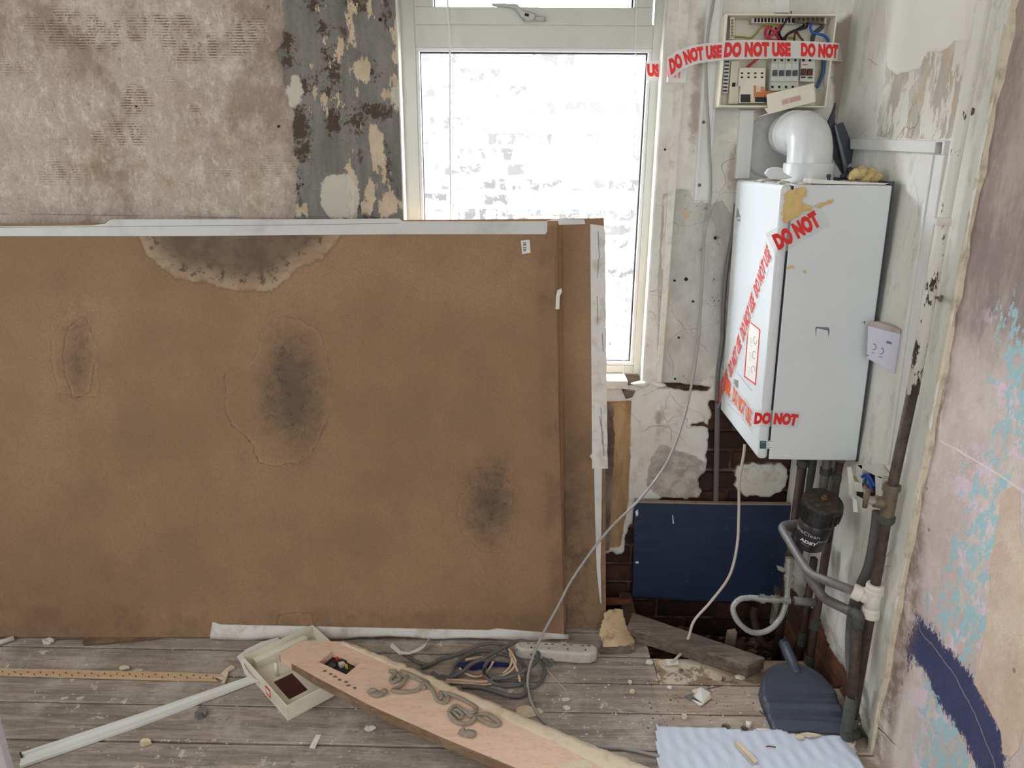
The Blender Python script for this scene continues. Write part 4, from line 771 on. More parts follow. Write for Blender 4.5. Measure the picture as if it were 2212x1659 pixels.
for y, x1 in ((953.5, 1669), (957, 1661), (961, 1663), (966, 1668)): mb.pxp(SP, [(1656, y), (x1, y), (x1, y+1), (1656, y+1)], .0005, .0008)
mb.pxp(SP, [(1643.5, 953.5), (1652, 953.5), (1652, 957), (1643.5, 957)], .0008, .0010); mb.build('print', grey_ink, lb, kind='stuff')
mb = MB(); mb.pxp(FP, [(1592, 462), (1594, 450), (1597, 462), (1600, 471), (1596, 468), (1591, 470)], 0, .0015); mb.pxp(FP, [(1593, 472), (1600, 474), (1599, 479), (1594, 477)], 0, .0015); mb.build('badge', chrome, boil)
# foam smear: thin raised foam on the side
def smear(pl, pts, h, name, mat, parent, seed=3, res=.003):
    P = [pl.px(*p) for p in pts]; a0, a1 = min(p[0] for p in P), max(p[0] for p in P); b0, b1 = min(p[1] for p in P), max(p[1] for p in P)
    na, nb = int((a1-a0)/res)+3, int((b1-b0)/res)+3; A, B = np.meshgrid(np.linspace(a0-res, a1+res, na), np.linspace(b0-res, b1+res, nb))
    s = sdf_poly(A, B, P)+(fbm(A, B, 60, seed, 4)-.5)*.02; H = np.clip(s*.5, 0, h)+np.where(s > 0, fbm(A, B, 160, seed+4, 2)*h*.7, 0)
    inside = s > 0; idx = -np.ones(A.shape, int); vs = []; fs = []
    fc = inside[:-1, :-1] & inside[1:, :-1] & inside[:-1, 1:] & inside[1:, 1:]
    for i in range(nb-1):
        for j in range(na-1):
            if fc[i, j]:
                q = []
                for (ii, jj) in ((i, j), (i, j+1), (i+1, j+1), (i+1, j)):
                    if idx[ii, jj] < 0: idx[ii, jj] = len(vs); vs.append(pl.at(A[ii, jj], B[ii, jj], H[ii, jj]+.0004))
                    q.append(idx[ii, jj])
                fs.append(q)
    return mesh(name, vs, fs, mat, parent, smooth=True) if fs else None
foam_tan = plain('dried_foam_smear', C(200, 174, 118), .8, dirt=.4, sc=50, dc=C(160, 128, 74))
smear(SP, [(1688, 420), (1705, 408), (1720, 404), (1738, 404), (1742, 420), (1732, 436), (1745, 442), (1760, 440), (1808, 426), (1795, 440), (1760, 450), (1740, 460), (1722, 470), (1700, 482), (1690, 478), (1686, 450), (1694, 436)], .003, 'foam_smear', foam_tan, boil)
smear(SP, [(1698, 578), (1714, 573), (1718, 576), (1702, 583)], .002, 'foam_smear', foam_tan, boil, 5); smear(SP, [(1728, 580), (1742, 580), (1746, 586), (1738, 594), (1730, 590)], .002, 'foam_smear', foam_tan, boil, 6)
mb = MB().pxp(SP, [(1762, 706), (1790, 707), (1792, 713), (1790, 730), (1788, 714), (1764, 709), (1762, 728), (1761, 712)], 0, .0004); mb.pxp(SP, [(1858, 698), (1870, 693), (1868, 702), (1866, 696)], 0, .0004); mb.build('pen_mark', grey_ink, boil, kind='stuff')
# top: dust sheet edge, gasket scraps, test-point
mb = MB(); R = random.Random(5)
for k in range(26): x = R.uniform(.66, .90); y = R.uniform(Y0+.01, Y1-.05); mb.blob((x, y, Z1+.002), R.uniform(.006, .02), R.uniform(.006, .015), .004, k, .5, 7, 4)
mb.build('dust_and_scraps', plaster_bit, boil, kind='stuff')
MB().pxp(YP(Y0+.02), [(1752, 386), (1800, 390), (1860, 394), (1922, 396), (1912, 399), (1800, 398), (1750, 396)], -.05, 0).build('torn_sheet', paper, boil)
MB().lathe(YP(Y0+.03).w(1790, 396), YP(Y0+.03).w(1790, 378), [(0, .006), (.008, .006), (.0085, .004), (.014, .004), (.014, .0055), (.022, .005)], 14).build('test_point', black_pl, boil, smooth=False)
# ------------------------------------------------------------------ warning tape on the boiler
def seg_on(pl, pts, w, h=.0012):
    P = [pl.px(*p) for p in pts]; st = []
    for i, p in enumerate(P):
        a = P[max(i-1, 0)]; b = P[min(i+1, len(P)-1)]; d = Vector((b[0]-a[0], b[1]-a[1])).normalized(); st.append((pl.at(p[0], p[1], h), (pl.u*(-d.y)+pl.v*d.x)*w/2))
    return st
bt = empty('warning_tape', FP.w(1590, 800), 'clear tape printed in red stuck diagonally over the boiler front and onto its side', 'warning tape', 'printed warning tapes')
s = Strip(seg_on(FP, [(1549, 862), (1583, 788), (1625, 655), (1662, 540)], .074)); s.film('tape_band', bt, clear_film)
k = 0; tl = textlen('DO NOT USE', 1, .62, .075)
LW = .265
for i in range(4):
    if s.L*(.02+i*.25) < s.L: s.text('DO NOT USE', s.L*(.015+i*.253), bt, -.7, 1.4, bold=.03, xs=(s.L*.225)/(textlen('DO NOT USE', 1, 1, .03)*.037*1.4))
s = Strip(seg_on(SP, [(1664, 530), (1690, 516), (1780, 462)], .066)); s.film('tape_band', bt, clear_film); s.text('DO NOT', .012, bt, -.68, 1.36, xs=(s.L*.80)/(textlen('DO NOT', 1, 1, .075)*.033*1.36))
b2 = empty('warning_tape', FP.w(1590, 860), 'short lower band of red printed tape round the bottom of the boiler', 'warning tape', 'printed warning tapes')
s = Strip(seg_on(FP, [(1556, 815), (1582, 848), (1629, 912)], .070)); s.film('tape_band', b2, clear_film)
backlit_red = plain('backlit_red_print', C(222, 92, 40), .5)  # red ink as it looks backlit, the light put into its colour
s.text('USE', s.L*.14, b2, -.7, 1.4, xs=s.L*.2/(textlen('USE', 1, 1, .075)*.035*1.4), mat=backlit_red); s.text('DO NOT USE', s.L*.42, b2, -.7, 1.4, bold=.03, xs=s.L*.52/(textlen('DO NOT USE', 1, 1, .03)*.035*1.4), mat=backlit_red)
s = Strip(seg_on(SP, [(1626, 903), (1690, 904), (1727, 908)], .048)); s.film('tape_band', b2, clear_film); s.text('DO NOT', .004, b2, -.72, 1.44, xs=.78*s.L/(textlen('DO NO', 1, 1, .075)*.024*1.44), clip=(0, s.L*.97))
# ------------------------------------------------------------------ flue elbow
fx, fy = .767, 2.085
flue = empty('flue_elbow', (fx, fy, Z1), 'glossy white boiler flue elbow turning from the boiler top into the wall', 'flue')
flm = plain('flue_white', C(204, 207, 210), .22, dirt=.18, sc=14, dc=C(150, 140, 128))
MB().lathe((fx, fy, Z1), (fx, fy, 2), [(0, .066), (.002, .0665), (.048, .0655), (.05, .0635), (.05, .056)], 48).build('collar', flm, flue, smooth=True)
zc = 1.566; pts = [(fx, fy, Z1+.04)]; 
for k in range(9): a = math.pi/2*k/8; rr = .072; pts.append((fx, fy+rr-rr*math.cos(a), zc-rr+rr*math.sin(a)))
pts += [(fx, YW-.065, zc)]
MB().tube(pts, .058, 40, False).build('elbow', flm, flue, smooth=True)
MB().lathe((fx, YW-.12, zc), (fx, YW, zc), [(0, .059), (.002, .0625), (.008, .063), (.008, .059)], 40).build('sleeve_ring', flm, flue, smooth=True)
MB().lathe((fx-.012, YW-.012, zc-.03), (fx-.012, YW, zc-.03), [(0, .02), (.001, .095), (.004, .100), (.010, .100)], 48).build('wall_rosette', plain('rosette', C(186, 186, 186), .5, dirt=.3, sc=12), flue, smooth=False)
MB().add(*(lambda v, f: (v, f))([YP(YW-.0005).w(1695+70*math.cos(a)*1.02*(1+.06*math.sin(3*a)), 308+86*math.sin(a)*(1+.05*math.sin(4*a)), .002) for a in [2*math.pi*k/40 for k in range(40)]], [tuple(range(40))[::-1]])).build('broken_plaster_ring', plain('raw_render', C(124, 102, 86), .95, dirt=.6, sc=24, bump=.004), flue)
mb = MB(); mb.pxp(YP(Y0+.09), [(1652, 375), (1660, 364), (1672, 361), (1688, 362), (1692, 372), (1712, 384), (1690, 388), (1664, 386)], -.012, .004); mb.build('plastic_bracket', flm, flue, bevel=.003)
# steel brackets and foam behind the flue
br = empty('steel_bracket', (.86, 2.2, 1.44), 'two dark steel angle brackets standing on the boiler beside the flue', 'bracket')
MB().pxp(YP(2.23), [(1787, 262), (1797, 240), (1802, 222), (1800, 262), (1835, 370), (1822, 382), (1800, 345)], 0, .012).build('flange', steel_dark, br)
MB().pxp(YP(2.20), [(1802, 270), (1820, 264), (1843, 320), (1838, 352), (1826, 358)], 0, .004).build('plate', steel_dark, br)
MB().pxp(YP(2.19), [(1801, 272), (1804, 270), (1828, 357), (1832, 378), (1826, 380)], 0, .006).build('folded_edge', plain('bright_steel_edge', C(120, 124, 128), .4, .5), br)
for q in ((1822, 381), (1836, 368)): MB().lathe(YP(2.18).w(*q), YP(2.12).w(*q), [(0, .009), (.02, .009), (.021, .006), (.026, .005)], 14).build('bolt', plain('bolt_rubber', C(50, 48, 46), .5, dirt=.4), br)
fo = MB(); R = random.Random(8)
for (x, y, r) in ((1850, 376, 11), (1862, 372, 12), (1876, 378, 12), (1890, 384, 10), (1868, 386, 10), (1902, 391, 7), (1882, 370, 8), (1912, 395, 6), (1840, 384, 7), (1896, 380, 8)): p = YP(1.97).w(x, y); fo.blob(p, r*.0015, r*.0015, r*.0012, x, .5)
fo.build('foam_lump', foam_y, smooth=True, label='lumpy yellow expanding foam spilling over the back of the boiler top', cat='foam')
# ------------------------------------------------------------------ wireless receiver box beside the boiler
TP = PL(onX(1898, 705, .895), (.07, -.115, 0), (0, 0, 1)); 
rc = empty('heating_receiver', TP.w(1905, 790, -.02), 'lilac-white plastic heating control box with two round buttons beside the boiler', 'control box')
f4 = [(1874, 703), (1945, 722), (1932, 808), (1871, 774)]
MB().pxp(TP, f4, -.028, 0).build('body', thermo_w, rc, bevel=.003)
for q in ((1887, 749), (1903, 758)):
    a, b = TP.px(*q); mb = MB()
    for k in range(14):
        a0, a1 = -1.7+3.4*k/14, -1.7+3.4*(k+1)/14; mb.prism(TP, [(a+.0075*math.cos(a0), b+.0085*math.sin(a0)), (a+.0075*math.cos(a1), b+.0085*math.sin(a1)), (a+.0064*math.cos(a1), b+.0072*math.sin(a1)), (a+.0064*math.cos(a0), b+.0072*math.sin(a0))], 0, .0006)
    mb.build('button', dark_gap, rc)
mb = MB().pxp(TP, [(1915, 736), (1926, 739), (1926, 744), (1915, 741)], 0, .0006); mb.pxp(TP, [(1871, 766), (1877, 768), (1877, 770), (1871, 768)], 0, .0006); mb.pxp(TP, [(1884, 761), (1888, 762), (1888, 763.5), (1884, 762.5)], 0, .0006); mb.pxp(TP, [(1899, 769), (1906, 771), (1906, 772.5), (1899, 770.5)], 0, .0006); mb.build('print', grey_ink, rc, kind='stuff')
MB().pxp(TP, [(1884, 695), (1900, 697), (1944, 712), (1945, 722), (1876, 704)], -.02, -.001).build('dusty_top', plain('dusty_top', C(176, 166, 160), .9, dirt=.5), rc)
# ------------------------------------------------------------------ consumer unit
cu = empty('fuse_box', (.70, YW, 1.636), 'open white fuse box with its cover off, wires and breakers showing, tape stretched across', 'fuse box')
CUY = 2.25; cx0, cx1, cz0, cz1 = .551, .857, 1.637, 1.879; t = .0045
MB().box((cx0, YW-.012, cz0), (cx1, YW-.004, cz1)).build('back_plate', cream_pl, cu)
for lo, hi in (((cx0, CUY, cz0), (cx0+t, YW-.004, cz1)), ((cx1-t, CUY, cz0), (cx1, YW-.004, cz1)), ((cx0+t, CUY, cz1-t), (cx1-t, YW-.004, cz1)), ((cx0+t, CUY, cz0), (cx1-t, YW-.004, cz0+t))): MB().box(lo, hi).build('side_wall', cream_pl, cu, bevel=.001)
CB = YP(YW-.012)
def crop3(x, y): return (1380+x/3.95, y/3.95)
def cp(pts): return [crop3(*p) for p in pts]
def part(nm, pts, h0, h1, mat, par=cu, bev=0, pl=CB, **k): return MB().pxp(PL(pl.at(0, 0, h1), pl.u, pl.v), cp(pts), h0-h1, 0).build(nm, mat, par, bevel=bev, **k)
def slots(nm, par, mat, pl, h, lst):
    mb = MB()
    for (x0, y0, x1, y1) in lst: mb.pxp(PL(pl.at(0, 0, h), pl.u, pl.v), cp([(x0, y0), (x1, y0), (x1, y1), (x0, y1)]), 0, .0008)
    return mb.build(nm, mat, par)
tr = part('top_terminal_rail', [(968, 122), (1612, 128), (1600, 205), (960, 196)], .012, .035, dirty_white, bev=.001)
slots('slots', tr, dark_hole, CB, .0352, [(985+i*29, 145+i*.4, 1003+i*29, 190+i*.4) for i in range(12)])
brs = part('brass_terminals', [(1335, 142), (1585, 145), (1580, 205), (1335, 190)], .036, .050, brass_old, par=tr); slots('screw_heads', tr, black_pl, CB, .0505, [(1355+i*40, 152, 1372+i*40, 178) for i in range(6)])
lt = part('left_terminal_bar', [(780, 145), (818, 145), (812, 335), (768, 335)], .03, .055, dirty_white); slots('screw_heads', lt, brass, CB, .0555, [(786, 165+i*26, 806, 183+i*26) for i in range(6)]); slots('comb_teeth', lt, dark_hole, CB, .056, [(768, 170+i*18, 777, 179+i*18) for i in range(9)])
kp = part('knockout_strip', [(735, 510), (780, 515), (758, 795), (710, 795)], .02, .032, dirty_white); slots('slots', kp, dark_gap, CB, .0322, [(735-i*2.4, 520+i*31, 772-i*2.4, 534+i*31) for i in range(9)])
part('side_rail', [(790, 520), (862, 520), (845, 885), (765, 885)], .012, .03, cream_pl); part('rail_tag', [(810, 555), (842, 555), (838, 625), (806, 625)], .03, .031, paper); part('rail_slot', [(798, 705), (826, 705), (822, 740), (794, 740)], .03, .031, dark_hole)
dc = part('busbar_cover', [(862, 575), (1085, 578), (1075, 880), (855, 880), (868, 735), (845, 735)], .02, .045, cream_pl, bev=.0015)
slots('slots', dc, dark_hole, CB, .0452, [(870+i*57, 618+j*35, 888+i*57, 631+j*35) for i in range(4) for j in range(2)]); slots('opening', dc, dark_gap, CB, .0452, [(868, 805, 952, 872), (990, 830, 1090, 870)])
cb = part('copper_busbar', [(985, 730), (1000, 730), (1000, 785), (1045, 785), (1045, 740), (1070, 740), (1070, 775), (1190, 780), (1190, 820), (985, 830)], .046, .050, copper_bar)
for i in range(4):
    x = 1138+i*58; b = part('circuit_breaker', [(x, 500), (x+56, 502), (x+50, 775), (x-14, 772)], .012, .058, white_pvc, bev=.001); P_ = PL(CB.at(0, 0, .0), CB.u, CB.v)
    part('breaker_nose', [(x-4, 540), (x+52, 542), (x+48, 695), (x-10, 692)], .058, .068, white_pvc, par=b, bev=.001); part('toggle', [(x+12, 597), (x+46, 597), (x+44, 645), (x+8, 645)], .068, .078, w_grey, par=b, bev=.001)
    part('screw_hole', [(x+14, 505), (x+34, 505), (x+34, 522), (x+14, 522)], .058, .0588, dark_hole, par=b); part('screw_hole', [(x-8, 732), (x+12, 732), (x+12, 752), (x-8, 752)], .058, .0588, dark_hole, par=b)
b = part('main_switch', [(1388, 500), (1506, 504), (1500, 700), (1375, 694)], .012, .064, white_pvc, bev=.001)
part('toggle', [(1395, 585), (1432, 585), (1430, 642), (1390, 640)], .064, .076, plain('maroon_toggle', C(84, 36, 36), .4), par=b, bev=.001); part('toggle', [(1447, 585), (1487, 586), (1484, 642), (1442, 641)], .064, .076, bpy.data.materials['maroon_toggle'], par=b, bev=.001)
part('print', [(1398, 548), (1440, 548), (1440, 556), (1398, 556)], .064, .0645, red_ink, par=b); slots('windows', b, black_pl, CB, .0645, [(1385, 655, 1420, 666), (1442, 657, 1480, 668)]); slots('screw_holes', b, dark_hole, CB, .0645, [(1393, 503, 1415, 525), (1450, 503, 1470, 525)])
def wire(nm, pts, r, mat, par=cu, k=6): return MB().tube(smoothpath([PL(CB.at(0, 0, h), CB.u, CB.v).w(*crop3(x, y)) for x, y, h in pts], k), r, 8).build(nm, mat, par, smooth=True)
wire('green_yellow_wire', [(800, 315, .05), (880, 318, .04), (950, 325, .035), (1000, 290, .035), (1050, 225, .035), (1120, 212, .03), (1220, 218, .03)], .0026, w_green)
wire('green_yellow_wire', [(1180, 330, .03), (1260, 322, .035), (1330, 328, .03)], .0026, w_green)
wire('red_wire', [(1215, 215, .04), (1170, 270, .05), (1120, 310, .05), (1085, 300, .05), (1080, 250, .055), (1110, 235, .055), (1150, 270, .05), (1190, 320, .04), (1230, 350, .03)], .0034, w_pink)
wire('red_wire', [(1100, 240, .075), (1075, 280, .05), (1095, 325, .05), (1160, 345, .04), (1220, 345, .03)], .0034, w_pink); wire('red_wire', [(1060, 460, .03), (1000, 510, .075), (960, 545, .05), (925, 575, .04)], .004, w_red)
wire('black_wire', [(1440, 195, .05), (1425, 235, .055), (1350, 255, .05), (1280, 285, .05), (1225, 350, .075), (1200, 420, .03)], .0036, w_black); wire('black_wire', [(1410, 200, .05), (1400, 225, .05), (1330, 262, .075), (1260, 300, .075), (1250, 350, .04)], .0034, w_black)
wire('black_wire', [(1298, 130, .06), (1262, 170, .055), (1230, 220, .055), (1200, 280, .05), (1225, 345, .04)], .0026, w_black); wire('brown_wire', [(1300, 95, .062), (1300, 135, .06)], .002, w_brown); wire('brown_wire', [(1340, 270, .04), (1330, 300, .05), (1325, 345, .04)], .003, w_brown); wire('brown_wire', [(1350, 275, .04), (1370, 310, .05), (1400, 345, .04)], .003, w_brown)
wire('black_wire', [(1130, 230, .03), (1115, 290, .04), (1105, 340, .03)], .003, w_black); wire('black_wire', [(1165, 235, .03), (1200, 300, .035), (1230, 340, .03)], .003, w_black)
wire('blue_wire', [(1475, 190, .052), (1465, 240, .055), (1485, 280, .055), (1540, 292, .06), (1590, 310, .06), (1612, 360, .055), (1580, 480, .05), (1575, 600, .05), (1545, 690, .05), (1520, 745, .075)], .0038, w_blue); wire('green_yellow_wire', [(1560, 510, .03), (1555, 600, .035), (1530, 680, .035), (1505, 740, .035)], .0025, w_green)
wire('grey_cable', [(1565, 180, .035), (1560, 235, .04), (1520, 265, .04), (1490, 300, .035), (1480, 350, .03)], .006, w_grey)
cf = part('loose_cover_flap', [(1090, 805), (1495, 708), (1510, 868), (1108, 975)], .088, .093, cream_pl, bev=.001); part('flap_lip', [(1075, 925), (1108, 918), (1112, 972), (1020, 1000), (1020, 995), (1106, 965)], .086, .092, cream_pl)
sk = part('flap_sticker', [(1217, 850), (1380, 808), (1387, 855), (1225, 898)], .093, .0936, plain('faded_label', C(198, 186, 178), .7), par=cf); slots('print', sk, plain('faded_red_ink', C(196, 110, 110), .7), CB, .0937, [])if 0 else None
mb = MB()
for i in range(6): y = 858+i*6.2; PK_ = PL(CB.at(0, 0, .0936), CB.u, CB.v); mb.pxp(PK_, cp([(1228, y), (1275, y-12), (1275, y-9.5), (1228, y+2.5)]), 0, .0004); mb.pxp(PK_, cp([(1288, y-17), (1376, y-39), (1376, y-36), (1288, y-14)]), 0, .0004)
mb.build('print', plain('faded_red_ink', C(196, 110, 110), .7), sk, kind='stuff')
# ------------------------------------------------------------------ tape across fuse box and window
wt = empty('warning_tape', YP(2.24).w(1560, 130), 'white tape printed in red letters stretched from the window frame across the open fuse box', 'warning tape', 'printed warning tapes')
def stn(lst): 
    out = []
    for (xt, yt, xb, yb, Y) in lst: a, b = onY(xt, yt, Y), onY(xb, yb, Y); out.append(((a+b)/2, (a-b)/2))
    return out
s = Strip(stn([(1564, 87, 1559, 129, 2.244), (1640, 86, 1640, 127, 2.238), (1720, 88, 1720, 126, 2.236), (1800, 92, 1798, 131, 2.242), (1812, 93, 1808, 132, 2.25), (1815, 95, 1820, 134, 2.32)])); s.film('tape_band', wt)
hx = s.w[0].length
def fit(s, txt, x, L, par, **k): k.setdefault('y0', -.62); k.setdefault('hh', 1.28); return s.text(txt, x, par, xs=L/(textlen(txt, 1, 1, .075)*s.w[0].length*k['hh']), **k)
fit(s, 'DO NOT USE', .004, s.L*.45, wt, y0=-.80, hh=1.60); fit(s, 'DO NOT', s.L*.53, s.L*.27, wt, y0=-.76, hh=1.58)
s = Strip(stn([(1440, 125, 1446, 172, 2.315), (1462, 110, 1475, 150, 2.30), (1495, 98, 1502, 138, 2.28), (1528, 93, 1530, 134, 2.262), (1566, 91, 1563, 130, 2.246)])); s.film('tape_band', wt)
fit(s, 'DO NOT', .006, s.L*.62, wt, y0=-.74, hh=1.5); fit(s, 'USE', s.L*.70, s.L*.26, wt, y0=-.74, hh=1.5)
s = Strip(stn([(1395, 131, 1395, 173, 2.388), (1426, 131, 1427, 176, 2.386), (1445, 131, 1442, 178, 2.322), (1485, 145, 1480, 179, 2.318)])); s.film('tape_band', wt)
fit(s, 'USE', .004, .056, wt, y0=-.6, hh=1.3); fit(s, 'OSU', .095, .05, wt, y0=-.6, hh=1.1, flip=True, mat=plain('pink_show_through_print', C(216, 130, 140), .6))
#@@PART4
# ------------------------------------------------------------------ trunking, cords and hanging cables
def T(v): return v
def trunk_px(name, top, bot, Y, depth, label, wallY=YW, lips=True):
    (xl, xr, yt), (xl2, xr2, yb) = top, bot; pl = YP(Y); e = empty(name, pl.w((xl2+xr2)/2, yb), label, 'trunking', 'white plastic trunking')
    MB().pxp(pl, [(xl, yt), (xr, yt), (xr2, yb), (xl2, yb)], -depth, -.002).build('channel', trunk_mat, e, bevel=.0015)
    if lips:
        MB().pxp(pl, [(xl, yt), (xl+5, yt), (xl2+5, yb), (xl2, yb)], -.002, .003).build('lip', trunk_mat, e, bevel=.001)
        MB().pxp(pl, [(xr-5, yt), (xr, yt), (xr2, yb), (xr2-5, yb)], -.002, .003).build('lip', trunk_mat, e, bevel=.001)
    return e, pl
e, pl = trunk_px('cable_trunking', (1533, 1566, -60), (1500, 1531, 433), YW-.024, .03, 'tall white cable trunking screwed to the wall between window and fuse box')
for q in ((1520, 264), (1511, 400)): MB().lathe(pl.w(*q, .001), pl.w(*q, .01), [(-.003, .005), (.0, .005), (.001, .003)], 12).build('screw', brass_old, e)
trunk_px('cable_trunking', (1600, 1631, 238), (1589, 1620, 386), YW-.022, .03, 'short white trunking between the fuse box and the boiler top', lips=False)
trunk_px('cable_trunking', (1678, 1710, -60), (1675, 1706, 27), YW-.020, .03, 'stub of white trunking entering the fuse box from above', lips=False)
e = empty('cable_trunking', onX(2030, 330, .915), 'horizontal white mini trunking on the right wall, its near end open', 'trunking', 'white plastic trunking')
PT = XP(XR-.018)
MB().pxp(PT, [(1836, 300), (2022, 304), (2018, 331), (1836, 322)], -.024, 0).build('channel', trunk_mat, e, bevel=.0015)
MB().pxp(PT, [(2022, 303), (2040, 305), (2036, 333), (2018, 331)], -.017, -.015).build('open_end', dark_gap, e)
MB().pxp(PT, [(2022, 303), (2041, 304), (2041, 307), (2022, 307)], -.02, 0).build('end_lip', trunk_mat, e); MB().pxp(PT, [(2036, 307), (2041, 307), (2037, 334), (2033, 334)], -.02, -.0).build('end_lip', trunk_mat, e)
e = empty('cable_trunking', onX(1926, 1000, .91), 'long vertical white trunking on the right wall between boiler and painted pipe', 'trunking', 'white plastic trunking')
MB().pxp(PT, [(2013, 334), (2040, 334), (1984, 700), (1938, 1004), (1916, 1004), (1958, 700)], -.024, 0).build('channel', trunk_mat, e, bevel=.003)
MB().pxp(PT, [(2013, 334), (2019, 334), (1964, 700), (1922, 1004), (1916, 1004), (1958, 700)], 0, .004).build('lip', trunk_mat, e, bevel=.001)
def cable(name, pts, r, mat, label=None, cat=None, parent=None, k=8, group=None, n=10): return MB().tube(smoothpath(pts, k), r, n).build(name, mat, parent, smooth=True, label=label, cat=cat, group=group)
cable('hanging_cable', [onY(1548, -60, 2.30), onY(1542, 0, 2.30), onY(1527, 90, 2.285), onY(1526, 180, 2.30), onY(1532, 300, 2.30), onY(1535, 420, 2.30), onY(1522, 510, 2.31), onY(1516, 620, 2.31), onY(1508, 740, 2.31), onY(1494, 830, 2.29), onY(1474, 915, 2.25), onY(1440, 1000, 2.19), onY(1385, 1075, 2.12), onY(1310, 1150, 2.03), onY(1240, 1245, 1.965), onY(1205, 1310, 1.935), onY(1165, 1385, 1.90), onZ(1142, 1450, .03), onZ(1143, 1500, .006), onZ(1160, 1540, .006), onZ(1186, 1567, .006), onZ(1225, 1590, .006), onZ(1290, 1612, .006), onZ(1350, 1618, .006), onZ(1425, 1634, .006), onZ(1500, 1650, -.0)][:-1], .0042, grey_cable, 'long grey cable hanging past the window and across the boards to the floor', 'cable')
cable('hanging_cable', [onY(1609, 960, 2.12), onY(1606, 985, 2.12), onY(1597, 1040, 2.12), onY(1596, 1110, 2.11), onY(1592, 1180, 2.08), onY(1575, 1245, 2.05), onY(1535, 1300, 2.02), onY(1500, 1340, 2.0), onY(1488, 1375, 1.98), onY(1476, 1405, 1.96), onZ(1450, 1433, .006)], .0045, beige_flex, 'beige flex dropping from under the boiler to the floorboards in front of the blue panel', 'cable')
MB().pxp(FLOOR(.003), [(1438, 1426), (1464, 1425), (1466, 1436), (1440, 1439)], 0, .004).build('tape_tab', paper, label='small white tab stuck at the end of the beige flex on the floor', cat='tape')
cable('wall_cable', [onY(1590, 440, 2.325), onY(1584, 500, 2.325), onY(1570, 580, 2.32), onY(1563, 660, 2.32), onY(1560, 740, 2.32), onY(1552, 800, 2.32), onY(1548, 870, 2.32)], .007, greypipe, 'dark grey cable running down the wall just left of the boiler', 'cable')
MB().tube([onY(1551, 850, 2.325), onY(1546, 1100, 2.325)], .009, 12).build('steel_conduit', greypipe, label='dark vertical conduit on the bare bricks above the blue panel', cat='conduit')
for (pts, lb, r) in (([(966, -40), (968, 30), (971, 60), (972, 100), (972, 250), (973, 465), (974, 700)], 'pale blind cord hanging at the left of the window', .0028), ([(1376, -40), (1374, 60), (1372, 200), (1368, 360), (1360, 520), (1350, 700), (1346, 820)], 'thin blind cord hanging at the right of the window', .0012)):
    cable('blind_cord', [onY(x, y, YF-.035) for x, y in pts], r, plain('cord_white', C(214, 216, 216), .5, dirt=.1), lb, 'cord', n=6)
# ------------------------------------------------------------------ pipes on the right wall
painted = M('chipped_white_pipe_paint'); nz_ = painted.n(30, 5, .7, st=(1, 1, .3)); zz = painted.sep(painted.pos, 2)
painted = painted.done(painted.mix(painted.sm(painted.mt('ADD', nz_, painted.mt('MULTIPLY', painted.sm(zz, 1.45, 1.0), .12)), .60, .63), C(204, 203, 196), C(64, 52, 46)), .5, nz_, .002)
chip = M('brown_pipe_with_paint_flecks'); nz_ = chip.n(14, 5, .7, st=(1, 1, .3)); nb_ = chip.n(50, 4, .7)
chip = chip.done(chip.mix(chip.sm(nz_, .66, .68), chip.mix(chip.sm(nb_, .35, .65), C(48, 40, 38), C(74, 60, 52)), C(206, 204, 194)), .55, nb_, .001)
PX1, PY1, rP = .900, 1.625, .0125
gp = empty('wall_pipe', (PX1, PY1, 0), 'tall vertical pipe on the right wall, white painted above and bare brown below', 'pipe')
MB().tube([(PX1-.002, PY1-.004, 2.5), (PX1, PY1-.006, 1.8), (PX1, PY1, 1.4), (PX1, PY1, .98)], rP+.001, 20).build('painted_length', painted, gp, smooth=True)
MB().tube([(PX1, PY1, .985), (PX1, PY1+.016, .70), (PX1, PY1+.012, .43), (PX1-.004, PY1, .05)], rP, 20).build('bare_length', chip, gp, smooth=True)
MB().tube(fillet([(PX1-.004, PY1, .07), (PX1-.004, PY1, .022), (PX1+.06, PY1+.01, .018)], .03), rP+.003, 16).build('elbow', verdigris, gp, smooth=True)
cl = empty('pipe_clip', onX(2037, 480, .885), 'white plastic clip holding the painted wall pipe', 'pipe clip')
PC = YP(PY1-.016); MB().pxp(PC, [(2021, 470), (2056, 470), (2055, 487), (2022, 487)], -.012, .004).build('saddle', dirty_white, cl, bevel=.002)
MB().pxp(PC, [(2027, 475), (2044, 475), (2044, 482), (2027, 482)], .004, .006).build('clip_tab', dirty_white, cl)
MB().tube(smoothpath([onX(2018, 645, .925), onX(2026, 643, .90), onX(2032, 650, .91), onX(2034, 640, .93)], 4), .003, 8).build('screw_hook', brass_old, label='small hook screwed to the right wall beside the pipe', cat='hook', smooth=True)
MB().lathe(onX(2104, 241, .935), onX(2104, 241, .90), [(0, .009), (.006, .009), (.014, .005)], 12).build('screw_plug', w_brown, label='rusty brown screw in the cream wall near its broken edge', cat='screw')
